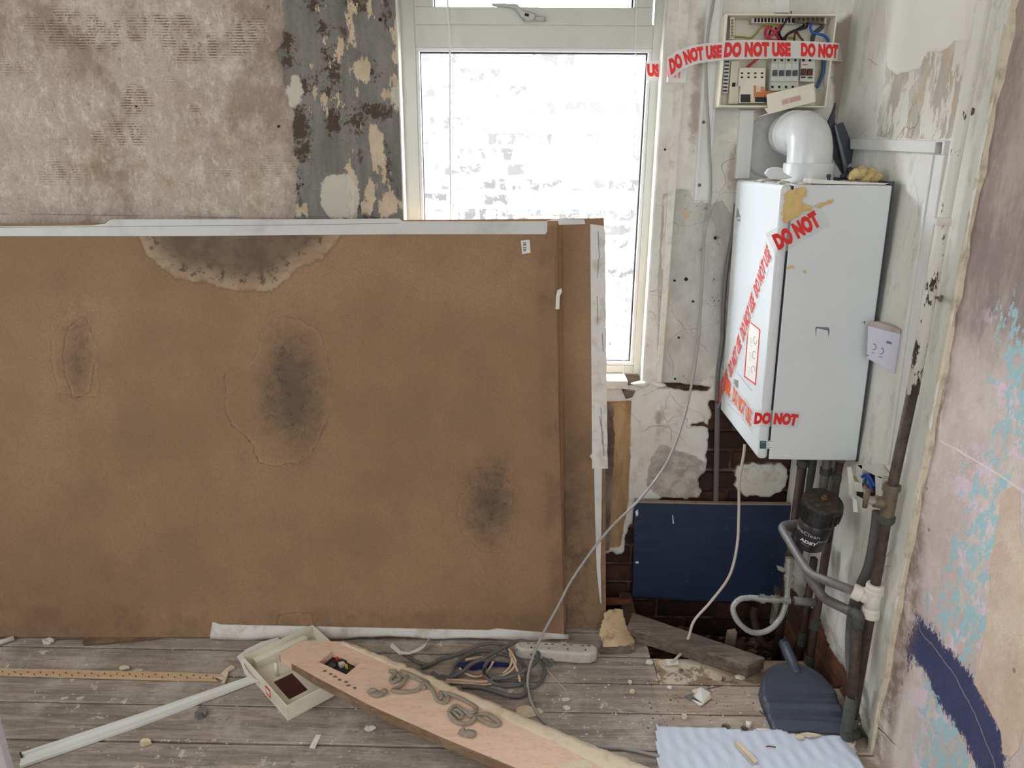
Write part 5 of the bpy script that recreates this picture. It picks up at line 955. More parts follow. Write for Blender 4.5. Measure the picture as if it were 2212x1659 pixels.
# moulding ridge beside the pipe
# joint box with blue wires and isolating valve
jb = empty('junction_box', onX(1885, 1090, .92), 'broken open white junction box with blue wires spilling out, under the boiler', 'junction box')
PJ = XP(.878)
P4 = [onX(1866, 1006, .875), onX(1905, 1042, .875), onX(1900, 1105, .875), onX(1862, 1060, .875)]
MB().pxp(XP(.905), [(1850, 1004), (1862, 1005), (1864, 1063), (1850, 1050)], -.022, 0).build('side_wall', dirty_white, jb); MB().pxp(XP(.905), [(1850, 1003), (1888, 1003), (1906, 1028), (1904, 1034), (1860, 1012)], -.022, 0).build('top_wall', dirty_white, jb)
MB().pxp(XP(.905), [(1890, 1028), (1904, 1030), (1904, 1100), (1892, 1092)], -.022, 0).build('side_wall', dirty_white, jb); MB().pxp(XP(.924), [(1850, 1005), (1900, 1010), (1900, 1095), (1850, 1070)], -.003, 0).build('back_wall', dark_hole, jb)
for k, (pts, m_) in enumerate((([(1862, 1030), (1872, 1025), (1882, 1035), (1888, 1050)], w_blue), ([(1866, 1045), (1874, 1030), (1880, 1045), (1884, 1058)], w_blue), ([(1858, 1050), (1868, 1045), (1878, 1055), (1886, 1062)], w_brown), ([(1845, 1030), (1853, 1042), (1862, 1050)], w_green))): cable('wire', [onX(x, y, .902) for x, y in pts], .0035, m_, parent=jb)
MB().pxp(YP(1.75), [(1829, 1010), (1838, 1008), (1843, 1035), (1845, 1070), (1842, 1080), (1834, 1070), (1832, 1040)], 0, .003).build('torn_side', dirty_white, jb); MB().pxp(YP(1.74), [(1844, 1040), (1861, 1043), (1862, 1062), (1845, 1060)], 0, .003).build('torn_side', dirty_white, jb)
vv = empty('isolating_valve', (PX1, PY1+.015, .70), 'old brass valve on the wall pipe with a side outlet and lever', 'valve')
vc = V(PX1, PY1+.016, onX(1905, 1075, .90).z); vd = (onY(1850, 1074, vc.y+.01)-vc).normalized()
MB().tube([vc+V(0, 0, .045), vc+V(0, 0, -.04)], .0165, 16).build('valve_body', brass_old, vv, smooth=False, bevel=.002)
for dz in (.045, -.04): MB().tube([vc+V(0, 0, dz+.009), vc+V(0, 0, dz-.009)], .0215, 6).build('nut', verdigris if dz < 0 else brass_old, vv, bevel=.002)
MB().tube([vc, vc+vd*.035], .015, 14).build('side_outlet', brass_old, vv, smooth=True); MB().tube([vc+vd*.033, vc+vd*.052], .011, 10).build('spindle', nickel, vv)
MB().tube([vc+vd*.055+V(0, 0, .026), vc+vd*.055+V(0, 0, -.022)], .006, 8, radii=[.009, .006]).build('lever', brass_old, vv, smooth=True)
MB().pxp(YP(1.72), [(1841, 1072), (1850, 1080), (1853, 1106), (1843, 1105)], 0, .002).build('paper_tag', paper, label='small white tag hanging below the brass valve', cat='tag')
# grey foam hose behind the pipe
cable('foam_hose', [onX(1897, 1105, .915), onX(1892, 1150, .915), onX(1878, 1225, .912), onX(1852, 1285, .91), onX(1840, 1345, .908), onX(1838, 1420, .905), onX(1846, 1500, .90)], .0145, rubber_hose, 'dark grey foam covered hose curving down behind the wall pipe', 'hose', n=14)
# white push-fit tee
te = empty('pipe_tee', (PX1, PY1+.0115, .36), 'white plastic push-fit tee joint on the wall pipe', 'pipe fitting')
tc_ = V(PX1-.0006, PY1+.0115, onX(1880, 1290, .90).z); tw = plain('push_fit_white', C(206, 202, 194), .4, dirt=.3, sc=40)
MB().tube([tc_+V(0, 0, .038), tc_-V(0, 0, .038)], .019, 20).build('tee_body', tw, te, smooth=True)
for dz in (.034, -.034): MB().lathe(tc_+V(0, 0, dz-.014), tc_+V(0, 0, dz+.014), [(0, .021), (.002, .023), (.010, .023), (.012, .021), (.022, .0215), (.028, .019)], 20).build('collar', tw, te, smooth=False)
td = (onY(1843, 1276, 1.66)-tc_); td = td.normalized(); MB().tube([tc_, tc_+td*.045], .017, 18).build('branch', tw, te, smooth=True); MB().tube([tc_+td*.028, tc_+td*.05], .0205, 18).build('collar', tw, te)
# low-level copper runs
rr = .0122
A_ = [onY(1735, 1130, 2.0), onY(1684, 1134, 2.0), onY(1748, 1240, 1.80), tc_+td*.04]
MB().tube(fillet(A_, .03), rr, 16).build('heating_pipe', greypipe, smooth=True, label='grey painted pipe bending from under the black filter to the white tee', cat='pipe', group='low heating pipes')
pb = empty('heating_pipe', onX(1840, 1530, .866), 'grey painted pipe crossing lower then dropping beside the wall pipe to the floor', 'pipe', 'low heating pipes')
B_ = [onY(1742, 1238, 1.83), onY(1778, 1292, 1.80), onX(1856, 1330, .868), onX(1838, 1520, .866)]
MB().tube(fillet(B_[:3]+[B_[2]+V(0, 0, -.03)], .03), rr+.001, 16).build('cross_run', greypipe, pb, smooth=True); MB().tube([B_[2]+V(0, 0, -.02), B_[3]], rr, 16).build('drop', chip, pb, smooth=True)
MB().tube(fillet([B_[2]+(B_[1]-B_[2]).normalized()*.03, B_[2], B_[2]+V(0, 0, -.035)], .02), rr+.003, 16).build('elbow', verdigris, pb, smooth=True); MB().tube(fillet([B_[3]+V(0, 0, .02), V(B_[3].x, B_[3].y, .03), V(.915, B_[3].y+.03, .022)], .03), rr+.003, 14).build('elbow', verdigris, pb, smooth=True)
def vert(name, px, py, Y, z0, z1, r, mat, label): p = onY(px, py, Y); e = empty(name, (p.x, p.y, z0), label, 'pipe', 'pipes dropping from the boiler'); MB().tube([(p.x, p.y, z0), (p.x, p.y, z1)], r, 14).build('tube', mat, e, smooth=True); return e, p
for (px, Y, z0, r, mt_, lb) in ((1730, 2.08, -.22, .014, copper, 'brown copper pipe dropping from the boiler left of the black filter'), (1752, 2.16, .25, .012, verdigris, 'greenish short pipe under the boiler behind the filter'), (1782, 2.02, .45, .013, greypipe, 'grey pipe entering the black filter from the boiler'), (1812, 1.98, .36, .014, copper, 'brown copper pipe dropping under the boiler right of the filter')):
    e, p = vert('copper_pipe', px, 1030, Y, z0, .705, r, mt_, lb)
    MB().tube([(p.x, p.y, .66), (p.x, p.y, .685)], r+.006, 6).build('nut', brass_old, e, bevel=.001); MB().tube([(p.x, p.y, .60), (p.x, p.y, .62)], r+.004, 14).build('collar', verdigris, e)
for (px, py, Y, z1, lb) in ((1768, 1300, 1.93, .42, 'dark pipe running from below the filter down into the floor void'), (1745, 1300, 2.05, .3, 'thin dark pipe behind the silver hose running into the void')):
    e, p = vert('copper_pipe', px, py, Y, -.22, z1, .012, copper, lb)
    MB().tube([(p.x, p.y, .13), (p.x, p.y, .16)], .016, 12).build('collar', verdigris, e); MB().tube([(p.x, p.y, -.02), (p.x, p.y, .03)], .0155, 12).build('coupling', verdigris, e)
# magnetic filter
fb_ = onY(1748, 1172, 1.88); ftp = onY(1778, 1082, 1.84); ax = (ftp-fb_).normalized(); Lf = (ftp-fb_).length
mf = empty('magnetic_filter', fb_, 'round black system filter with white lettering and a dusty screw lid below the boiler', 'water filter')
MB().lathe(fb_, ftp, [(-.006, .036), (0, .042), (Lf*.72, .0465)], 32).build('body', black_pl, mf, smooth=True, bevel=0)
MB().lathe(fb_, ftp, [(Lf*.62, .051), (Lf*.66, .054), (Lf*.97, .055), (Lf, .053)], 32).build('screw_collar', black_pl, mf)
mb = MB(); xx = ax.orthogonal().normalized(); yy = ax.cross(xx)
for k in range(24):
    a = 2*math.pi*k/24; d = xx*math.cos(a)+yy*math.sin(a); t_ = ax.cross(d); c = fb_+ax*Lf*.80+d*.0555; mb.hexa([c+t_*(-.002)+ax*-.016-d*.002, c+t_*.002+ax*-.016-d*.002, c+t_*.002+ax*-.016+d*.002, c-t_*.002+ax*-.016+d*.002, c+t_*(-.002)+ax*.014-d*.002, c+t_*.002+ax*.014-d*.002, c+t_*.002+ax*.014+d*.002, c-t_*.002+ax*.014+d*.002])
mb.build('grip_ribs', black_pl, mf, kind='stuff')
MB().lathe(fb_, ftp, [(Lf, .053), (Lf+.004, .050), (Lf+.006, .030), (Lf+.006, .012)], 32).build('dusty_lid', black_dusty, mf, smooth=False)
MB().lathe(ftp, ftp+ax, [(.004, .009), (.012, .009), (.013, .006), (.017, .006)], 12).build('air_vent', brass, mf)
fwd = (EY-fb_); fwd = (fwd-ax*fwd.dot(ax)).normalized(); rgt = ax.cross(fwd).normalized()
if rgt.x < 0: rgt = -rgt
def cyl(txt, a0, y, h, r, mat, xs=.8, slant=0, bold=.0, nm='lettering'):
    vs, fs = text2d(txt, h, xs, bold); out = []
    for x, b in vs: a = a0+(x+b*slant)/r; rr_ = r+(y+b)*.0045/(Lf*.72)+.0007; out.append(fb_+ax*(y+b)+(fwd*math.cos(a)+rgt*math.sin(a))*rr_)
    return mesh(nm, out, fs, mat, mf)
LTW = plain('lettering_grey_white', C(190, 190, 192), .6, dirt=.2)
cyl('MagnaClean', -1.62, .052, .0165, .0425, LTW, 1.0, 0, .0); cyl('Micro2', .45, .041, .008, .0425, LTW, .95); cyl('ADEY', -.62, .029, .0115, .0425, white_ink, 1.15, .15, .05)
mb = MB(); 
for k in range(10): a = -.45+k*.055; c = fb_+ax*.022+(fwd*math.cos(a)+rgt*math.sin(a))*.0434; mb.blob(c, .0008, .0008, .001, k, 0, 4, 3)
mb.build('small_print', LTW, mf, kind='stuff')
# filling loop: two valves and a braided hose
fv = empty('filling_loop', onY(1680, 1360, 1.86), 'silver braided filling hose looped between two small brass valves', 'hose')
brd = M('steel_braid'); wv_ = brd.wave(120, 2, 'DIAGONAL', 1); brd = brd.done(brd.mix(brd.sm(wv_, .3, .7), C(130, 130, 128), C(196, 196, 194)), .4, wv_, .0012, metal=.35)
Yh = 1.90
cable('braided_hose', [onY(1702, 1262, Yh), onY(1698, 1300, Yh), onY(1684, 1338, Yh-.01), onY(1658, 1362, Yh-.02), onY(1625, 1366, Yh-.03), onY(1596, 1345, Yh-.03), onY(1583, 1315, Yh-.02), (onY(1596, 1296, Yh-.01)), onY(1618, 1291, Yh), onY(1640, 1292, Yh)], .0083, brd, parent=fv, n=14)
h0, h1v = onY(1640, 1293, Yh), onY(1716, 1297, Yh)
dd = (h1v-h0).normalized()
MB().lathe(h0-dd*.01, h1v, [(0, .010), (.012, .010), (.0121, .014), (.026, .014), (.027, .010), (.045, .010), (.046, .013), (.066, .013), (.067, .009), (.085, .009), (.086, .0135), (.10, .0135)], 12).build('side_valve', nickel, fv)
MB().lathe((h0+h1v)/2-V(0, 0, .025), (h0+h1v)/2+V(0, 0, .03), [(0, .009), (.012, .010), (.04, .008), (.055, .005)], 12).build('check_body', brass_old, fv)
MB().pxp(YP(Yh-.02), [(1671, 1262), (1680, 1268), (1686, 1280), (1679, 1286), (1671, 1278)], 0, .004).build('lever', black_pl, fv, bevel=.001)
v0, v1 = onY(1702, 1265, Yh), onY(1707, 1190, Yh+.02); dv = (v1-v0).normalized(); MB().lathe(v0, v1, [(-.006, .010), (.014, .010), (.015, .013), (.032, .013), (.033, .010), (.05, .011), (.051, .0145), (.066, .0145), (.067, .0125), (.085, .0125)], 12).build('upper_valve', nickel, fv)
MB().pxp(YP(Yh-.02), [(1676, 1220), (1690, 1224), (1696, 1231), (1690, 1235), (1680, 1230)], 0, .005).build('lever', nickel, fv, bevel=.001)
MB().tube([onY(1707, 1195, 1.92), onY(1709, 1150, 1.95)], .009, 10).build('stub', verdigris, fv, smooth=True)
MB().tube([h1v, onY(1758, 1302, Yh+.01)], .0125, 12).build('tail', greypipe, fv, smooth=True)
# ------------------------------------------------------------------ blue panel, offcuts and things in the void
bl = M('dark_blue_painted_board'); g1 = bl.n(3, 6, .6, st=(1, 1, 10)); g2 = bl.n(30, 5, .7); blm = bl.done(bl.mix(bl.mt('MULTIPLY', bl.sm(g2, .66, .7), .3), bl.mix(bl.sm(g1, .3, .7), C(30, 42, 66), C(36, 50, 80)), C(120, 124, 130)), .55, g1, .002)
b0, b1 = onY(1365, 1291, 2.285), onY(1372, 1083, 2.30); PB = PL(b0, (onY(1700, 1303, 2.285)-b0), b1-b0)
e = empty('wooden_panel', b0, 'dark navy blue painted wooden panel leaning against the bricks below the boiler', 'panel')
MB().pxp(PB, [(1372, 1086), (1560, 1090), (1740, 1092), (1732, 1303), (1500, 1298), (1366, 1289)], -.016, 0).build('board', blm, e, bevel=.0015)
MB().pxp(PB, [(1372, 1083), (1560, 1087), (1740, 1089), (1740, 1092), (1560, 1090), (1372, 1086)], -.016, .0005).build('raw_top_edge', plain('raw_wood_edge', C(150, 130, 110), .9, dirt=.6), e)
for q in ((1380, 1121), (1373, 1157)): MB().lathe(PB.w(*q, 0), PB.w(*q, .002), [(0, .004), (.0008, .004)], 10).build('screw_hole', dark_hole, e)
mb = MB().pxp(PB, [(1452, 1112), (1453.5, 1112), (1456, 1131), (1453, 1131)], 0, .0006); mb.build('scratch', white_ink, e); MB().pxp(PB, [(1372, 1213), (1379, 1212), (1380, 1217), (1373, 1217)], 0, .0006).build('paint_fleck', white_ink, e); MB().pxp(PB, [(1372, 1105), (1378, 1100), (1379, 1112), (1374, 1116)], 0, .0006).build('paint_fleck', white_ink, e)
dw = wood_mat('dark_weathered_timber', C(78, 68, 60), C(116, 104, 92), C(50, 42, 38), dust=.25)
zt = .048; tp = [onZ(1366, 1322, zt), onZ(1354, 1356, zt), onZ(1616, 1437, zt), onZ(1653, 1420, zt)]
MB().hexa([tp[1]-V(0, 0, zt-.004), tp[2]-V(0, 0, zt-.004), tp[3]-V(0, 0, zt-.004), tp[0]-V(0, 0, zt-.004), tp[1], tp[2], tp[3], tp[0]]).build('timber_offcut', dw, bevel=.003, label='dark weathered timber batten lying across the open floor below the blue panel', cat='timber')
def uplate(name, pts, base, mat, label, cat, th=.003, group=None, bev=0):
    return MB().pxp(base, pts, 0, th).build(name, mat, label=label, cat=cat, group=group, bevel=bev)
PS = PL(onZ(1300, 1404, .006), onZ(1372, 1404, .006)-onZ(1300, 1404, .006), onZ(1330, 1320, .07)-onZ(1320, 1404, .006))
sc_ = surf('lining_scrap', PS, PS.px(1285, 1404)[0], PS.px(1380, 1404)[0], 0, PS.px(1330, 1316)[1], .004, wood_mat('pale_stained_scrap', C(150, 128, 100), C(196, 172, 136), C(96, 76, 56), ax=(1, 1, 1), dust=.2), None, lambda A, B, ms: .012*np.sin(A*28+.6)+fbm(A, B, 30, 5)*.006, keep=lambda A, B: (sdf_poly(A, B, [PS.px(*q) for q in ((1314, 1322), (1344, 1318), (1352, 1350), (1371, 1382), (1370, 1403), (1340, 1398), (1302, 1405), (1294, 1370), (1304, 1330))])+(fbm(A, B, 60, 2)-.5)*.008) > 0)
tag(sc_, 'curled stained scrap of pale board standing at the foot of the hardboard stack', 'scrap'); sc_.modifiers.new('s', 'SOLIDIFY').thickness = .004
MB().pxp(FLOOR(0), [(1296, 1405), (1360, 1404), (1364, 1412), (1296, 1413)], 0, .018).build('wood_block', dw, label='thin dark wood strip under the curled scrap beside the hardboard', cat='timber')
mb = MB(); p = onZ(1574, 1388, -.02); MB().hexa([p+V(-.02, -.01, -.18), p+V(.012, -.01, -.18), p+V(.012, .012, -.18), p+V(-.02, .012, -.18), p+V(-.006, -.01, .04), p+V(.02, -.01, .046), p+V(.02, .012, .046), p+V(-.006, .012, .04)]).build('wood_stub', wood_mat('stub_wood', C(120, 108, 96), C(140, 126, 112), C(80, 70, 60)), label='short upright wood stub sticking out of the void by the hose', cat='timber')
cable('void_pipe', [onZ(1632, 1312, -.03), onZ(1628, 1330, -.06), onZ(1640, 1375, -.10), onZ(1660, 1398, -.12), onZ(1700, 1402, -.12)], .014, plain('rusty_pipe', C(62, 48, 40), .8, dirt=.6, sc=40), 'rusty pipe curving through the dark floor void below the hose', 'pipe', n=12)
MB().lathe(onZ(1600, 1395, -.10), onZ(1600, 1395, -.04), [(0, .022), (.05, .020), (.06, .016)], 14).build('pipe_end', bpy.data.materials['rusty_pipe'], label='rusty capped pipe end poking up in the void beside the wood stub', cat='pipe')
mb = MB(); R = random.Random(12)
for k in range(170):
    x, y = R.uniform(.36, .9), R.uniform(1.95, 2.32); s_ = R.uniform(.006, .024); mb.blob((x, y, -.22+R.uniform(0, .07)), s_, s_*.8, s_*.6, k, .6, 6, 4)
mb.build('rubble', plain('brick_rubble', C(100, 76, 62), .95, dirt=.6, sc=40, dc=C(160, 150, 140)), label='loose rubble and brick dust in the open floor void', cat='rubble', kind='stuff')
MB().pxp(PL(onZ(1310, 1300, 0.0), (1, 0, 0), (0, .3, 1)), [(1306, 1290), (1362, 1292), (1356, 1300), (1320, 1304), (1306, 1302)], 0, .02).build('red_brick_ledge', bpy.data.materials['orange_brick_0'], label='ledge of broken red brick left of the blue panel at floor level', cat='brick')
# ------------------------------------------------------------------ dustpan (lying upside down)
dpn = empty('dustpan', (.80, 1.6, 0), 'dark slate plastic dustpan lying face down beside the pipes', 'dustpan')
f0, f1 = onZ(1668, 1580, .004), onZ(1842, 1588, .004); cxd = (f0+f1)/2; wd = (f1-f0).length; bk = onZ(1750, 1446, .052); Ld = (bk-cxd).length+.012
ud = (f1-f0).normalized(); vd_ = V(-ud.y, ud.x, 0); NA, NB = 41, 49; vs = []; fs = []; idx = {}
def half(t): return wd/2*(1.0 if t < .45 else math.sqrt(max(0, 1-((t-.45)/.55)**2.3)))*(1+.03*math.sin(t*3))
for j in range(NB):
    t = j/(NB-1)*.997; hw = half(t)
    for i in range(NA):
        s_ = -1+2*i/(NA-1); z = .006+.050*min(1, t*1.15)**.8; z += -.010*(.15 < t < .25) - .010*(.38 < t < .50)
        ed = min(1-abs(s_), 1) * hw; rim = max(0, 1-ed/.010); zb = .004+(t < .03)*.001
        tb_ = max(0, (t-.90)/.10); z = z*(1-rim**2)+ (z*.55)*rim**2 if t > .05 else z
        if abs(s_) > .999: z = .002 if t > .04 else .004
        if j == NB-1: z = .002
        p = cxd+ud*(s_*hw)+vd_*(t*Ld); vs.append((p.x, p.y, z))
for j in range(NB-1):
    for i in range(NA-1): a = j*NA+i; fs.append((a, a+1, a+NA+1, a+NA))
o = mesh('pan', vs, fs, slate_pl, dpn, smooth=True); o.modifiers.new('s', 'SOLIDIFY').thickness = .0025
hp = [onZ(1722, 1456, .048), onZ(1712, 1432, .058), onZ(1701, 1408, .066), onZ(1693, 1388, .070)]
pth = smoothpath(hp, 5); MB().tube(pth, .014, 16, radii=[.013+.004*math.sin(i/len(pth)*2.6) for i in range(len(pth))]).build('handle', slate_pl, dpn, smooth=True)
p = hp[3]; up = (EY-p).normalized(); PH = PL(p+up*.0165, (1, 0, 0), (0, .5, .85)); MB().prism(PL(p.lerp(hp[2], .12)+up*.0158, up.cross(V(0, 0, 1)).normalized(), V(0, .6, .7)), [(.007*math.cos(a), .014*math.sin(a)) for a in [2*math.pi*k/16 for k in range(16)]], 0, .0006).build('hanging_hole', dark_hole, dpn)
# ------------------------------------------------------------------ foam underlay sheet
um = M('foam_underlay'); n1 = um.n(8, 5, .7); n2 = um.n(90, 3, .7); wv_ = um.wave(9, 1.4, 'X', 2, st=(1, .12, 1))
um = um.done(um.mix(um.mt('MULTIPLY', um.sm(n1, .55, .75), .5), um.mix(um.sm(wv_, .2, .8), (.66, .73, .86, 1), (.72, .79, .90, 1)), C(180, 176, 174)), .6, um.mt('ADD', n2, wv_), .0008)
PU = FLOOR(.004); up_ = [(1416, 1568), (1440, 1571), (1470, 1570), (1555, 1573), (1600, 1580), (1640, 1579), (1680, 1577), (1722, 1590), (1780, 1592), (1830, 1592), (1842, 1606), (1852, 1632), (1868, 1662), (1880, 1760), (1426, 1760)]
P2 = [PU.px(*q) for q in up_]
sh = surf('foam_sheet', PU, .36, .96, 1.36, 1.66, .006, um, None, lambda A, B, ms: .002+.0009*np.sin((A+B*.25)*150+2*np.sin(B*20))+fbm(A, B, 8, 5)*.005, keep=lambda A, B: sdf_poly(A, B, P2)+(fbm(A, B, 30, 9)-.5)*.006 > 0)
tag(sh, 'sheet of pale blue-white ribbed foam underlay on the floor in front of the dustpan', 'underlay'); sh.modifiers.new('s', 'SOLIDIFY').thickness = .002
# ------------------------------------------------------------------ cream cover tray, lying open side up
zr = .048
a_ = onZ(523, 1419, zr); b_ = onZ(619, 1527, zr); c_ = onZ(705, 1483, zr); ua = (b_-a_).normalized(); va = V(-ua.y, ua.x, 0)
LT = (b_-a_).length; WT = .235
tray = empty('fuse_box_cover', a_-V(0, 0, zr), 'cream plastic fuse box cover lying open side up, partly under the stained plank', 'plastic cover')
TPn = PL((a_.x, a_.y, .001), ua, va)
flr = MB()
for r_ in ((0, 0, LT, .04), (0, .10, LT, WT), (0, .04, .115, .10), (.215, .04, LT, .10)): flr.rect(TPn, *r_, 0, .004)
flr.build('face', cream_pl, tray)
MB().rect(TPn, .10, .03, .23, .11, .0, .0015).build('dark_window', plain('dark_red_window', C(70, 34, 36), .3), tray)
for r_ in ((0, 0, LT, .004), (0, WT-.004, LT, WT), (0, .004, .004, WT-.004), (LT-.004, .004, LT, WT-.004)): MB().rect(TPn, *r_, .004, zr).build('side_wall', cream_pl, tray, bevel=.001)
MB().rect(TPn, .004, .03, .030, .2, .004, .030).build('inner_step', cream_pl, tray, bevel=.001)
pq = TPn.px(599, 1462); MB().tube([TPn.at(pq[0], pq[1]+.0, .004), TPn.at(pq[0], pq[1], .05)], .0055, 12).build('post', cream_pl, tray, smooth=True)
MB().rect(PL(TPn.at(0, 0, 0), ua, (0, 0, 1)), .155, .012, .185, .040, .0, .0008).build('red_label', red_ink, tray)
MB().rect(PL(TPn.at(0, 0, 0), ua, (0, 0, 1)), .159, .018, .181, .034, .0008, .0012).build('label_print', white_ink, tray)
MB().pxp(FLOOR(.03), [(512, 1420), (532, 1404), (565, 1388), (600, 1379), (606, 1384), (540, 1412), (524, 1424), (530, 1445), (545, 1466), (560, 1472), (545, 1475), (528, 1455), (520, 1432)], 0, .003).build('paper_strip', paper, label='torn white paper strip wrapped round the end of the cream cover', cat='paper')
# ------------------------------------------------------------------ stained plank with beads of adhesive
zp = .082
k0, k1, k2 = onZ(604, 1412, zp), onZ(652, 1384, zp), onZ(1110, 1656, .060); KP = PL(k0, (k2-k0), (k1-k0)); 
if KP.n.z < 0: KP = PL(k0, -(k2-k0), (k1-k0))
plk = empty('stained_plank', k0-V(0, 0, zp), 'wide bare plank with a cut socket hole and squiggles of grey adhesive on it', 'plank')
pkm = wood_mat('pinkish_pine', C(212, 178, 154), C(224, 192, 170), C(186, 150, 126), ax=(2, 9, 9), dust=.35)
pk_o = MB().pxp(KP, [(604, 1412), (652, 1384), (742, 1386), (770, 1394), (950, 1470), (1180, 1584), (1420, 1700), (1220, 1715), (1110, 1656), (955, 1592), (796, 1521), (682, 1461), (606, 1420)], -.022, 0).build('board', [pkm], plk)
hq = [(689, 1430), (718, 1406), (779, 1431), (748, 1457)]
cut = MB().pxp(KP, hq, -.05, .03).build('c', [pkm]); md = pk_o.modifiers.new('cut', 'BOOLEAN'); md.object = cut; md.solver = 'EXACT'; bpy.context.view_layer.update()
nm_ = bpy.data.meshes.new_from_object(pk_o.evaluated_get(bpy.context.evaluated_depsgraph_get())); pk_o.modifiers.clear(); pk_o.data = nm_; bpy.data.objects.remove(cut)
MB().pxp(KP, [(604, 1413), (682, 1463), (796, 1523), (955, 1594), (1110, 1658), (1220, 1717), (1220, 1719), (1110, 1662), (955, 1598), (796, 1527), (682, 1467), (604, 1416)], -.0225, -.001).build('raw_edge', wood_mat('rough_sawn_edge', C(112, 88, 68), C(140, 114, 88), C(80, 60, 46)), plk)
sb = MB().pxp(KP, [(684, 1430), (718, 1402), (784, 1431), (748, 1462)], -.034, -.023).build('socket_back', black_pl, plk)
for (pts, m_, h) in (([(703, 1432), (716, 1422), (726, 1427), (712, 1437)], w_grey, .008), ([(726, 1422), (738, 1414), (748, 1419), (736, 1427)], black_pl, .010), ([(730, 1424), (740, 1421), (746, 1425), (735, 1430)], socket_w, .0115), ([(723, 1446), (738, 1440), (745, 1445), (735, 1452)], w_black, .008), ([(745, 1428), (749, 1427), (751, 1431), (746, 1431)], yellow_pl, .0118), ([(737, 1449), (742, 1447), (745, 1450), (740, 1453)], green_pl, .009), ([(724, 1413), (730, 1411), (731, 1417), (726, 1418)], w_red, .0105), ([(755, 1438), (768, 1432), (772, 1436), (760, 1443)], w_grey, .009)): MB().pxp(KP, pts, -.023, -.023+h).build('terminal_piece', m_, sb)
def z2(x, y): return (480+x/3.16, 1330+y/3.16)
def bead_path(lst, r, name='adhesive_bead'): return MB().tube(smoothpath([KP.w(*z2(x, y), r*.6+.004*(i % 3 == 1)) for i, (x, y) in enumerate(lst)], 5), r*1.12, 8).build(name, putty, plk, smooth=True)
bead_path([(1140, 385), (1185, 400), (1150, 440), (1165, 462), (1215, 440), (1200, 410), (1262, 412), (1250, 450), (1215, 490), (1165, 512), (1185, 530), (1280, 526), (1330, 515), (1372, 480), (1405, 468), (1350, 440), (1280, 415), (1220, 385)], .0052)
bead_path([(1400, 476), (1440, 530), (1470, 585), (1520, 602), (1545, 575), (1520, 545), (1490, 530), (1500, 565), (1480, 575)], .0046)
bead_path([(1500, 535), (1580, 560), (1660, 590), (1735, 640), (1700, 680), (1640, 650), (1600, 620), (1560, 650), (1550, 670), (1600, 650), (1640, 690), (1625, 705), (1570, 660)], .0048)
bead_path([(1550, 672), (1560, 700), (1600, 735), (1670, 745), (1720, 722), (1735, 690), (1800, 680), (1860, 720), (1895, 745), (1860, 758), (1800, 742), (1740, 702), (1690, 690), (1650, 660)], .0054)
bead_path([(1420, 500), (1380, 470), (1300, 430), (1240, 420), (1190, 425)], .0044)
for (cx, cy, rx, ry) in ((1062, 545, .0195, .013), (1025, 520, .012, .010), (1105, 525, .012, .009), (1680, 812, .020, .015), (1640, 800, .010, .012), (1370, 492, .012, .009)): p = KP.w(*z2(cx, cy), .003); MB().blob(p, rx, ry, .007, int(cx), .45, 12, 8).build('adhesive_lump', putty, plk, smooth=True)
mb = MB()
for (cx, cy) in ((700, 380), (740, 400), (770, 418), (800, 440), (845, 455), (860, 478), (905, 495)): mb.blob(KP.w(*z2(cx, cy), .001), .006, .004, .002, cx, .4, 7, 4)
mb.build('dark_stains', plain('mould_stain', C(110, 100, 96), .9), plk, kind='stuff')
# ragged lining strip along the far edge
lpt = []; R = random.Random(3)
for i in range(46):
    t = i/45; x0, y0 = 742+(1190-742)*t, 1386+(1585-1386)*t**1.03; x0b, y0b = x0-2-9*t, y0+5+5*t
    if t > .55: x0 += 14*(t-.55)/.45*1.0
    lpt.append((x0+12*min(1, t*6)+R.uniform(-4, 4), y0-1+R.uniform(-3, 3), x0b-4+R.uniform(-2, 2), y0b))
for i in range(1, 16): t = i/15; lpt.append((1212+(1420-1212)*t+R.uniform(-5, 5), 1583+(1668-1583)*t+R.uniform(-2, 2), 1184+(1370-1184)*t, 1597+(1700-1597)*t))
lp = ribbon(KP, lpt, (.002, .003, .0025, .001), 'lining_strip', paper_cream, plk); lp.modifiers.new('s', 'SOLIDIFY').thickness = .0015
MB().pxp(KP, [(1200, 1655), (1238, 1644), (1265, 1642), (1282, 1650), (1276, 1668), (1210, 1672)], .0006, .002).build('paper_scrap', paper_cream, plk)
# ------------------------------------------------------------------ coiled cable
coil = empty('cable_coil', onZ(1050, 1470, 0), 'tangled coil of dark grey cable with bared beige cores beside the extension lead', 'cable')
def z5(x, y): return (860+x/4.81, 1360+y/4.81)
def cc(nm, lst, r, mat, z0=None):
    P = []
    for i, q in enumerate(lst): z = q[2] if len(q) > 2 else (z0 or r+.001); P.append(onZ(*z5(q[0], q[1]), z))
    return cable(nm, P, r, mat, parent=coil)
cc('cable_loop', [(60, 250), (180, 330), (300, 370)], .0055, dgrey_cable); cc('cable_loop', [(240, 400), (330, 365), (430, 310), (560, 275), (700, 222, .012), (860, 160, .018), (1010, 145, .018), (1110, 175, .018), (1160, 240, .014)], .0055, dgrey_cable)
cc('cable_loop', [(555, 470), (590, 370), (700, 275), (860, 220), (1000, 235), (1150, 275), (1290, 350), (1335, 460), (1290, 560), (1150, 588), (1000, 560), (905, 480, .014), (895, 400, .018), (940, 320, .022), (1020, 265, .024)], .0055, dgrey_cable)
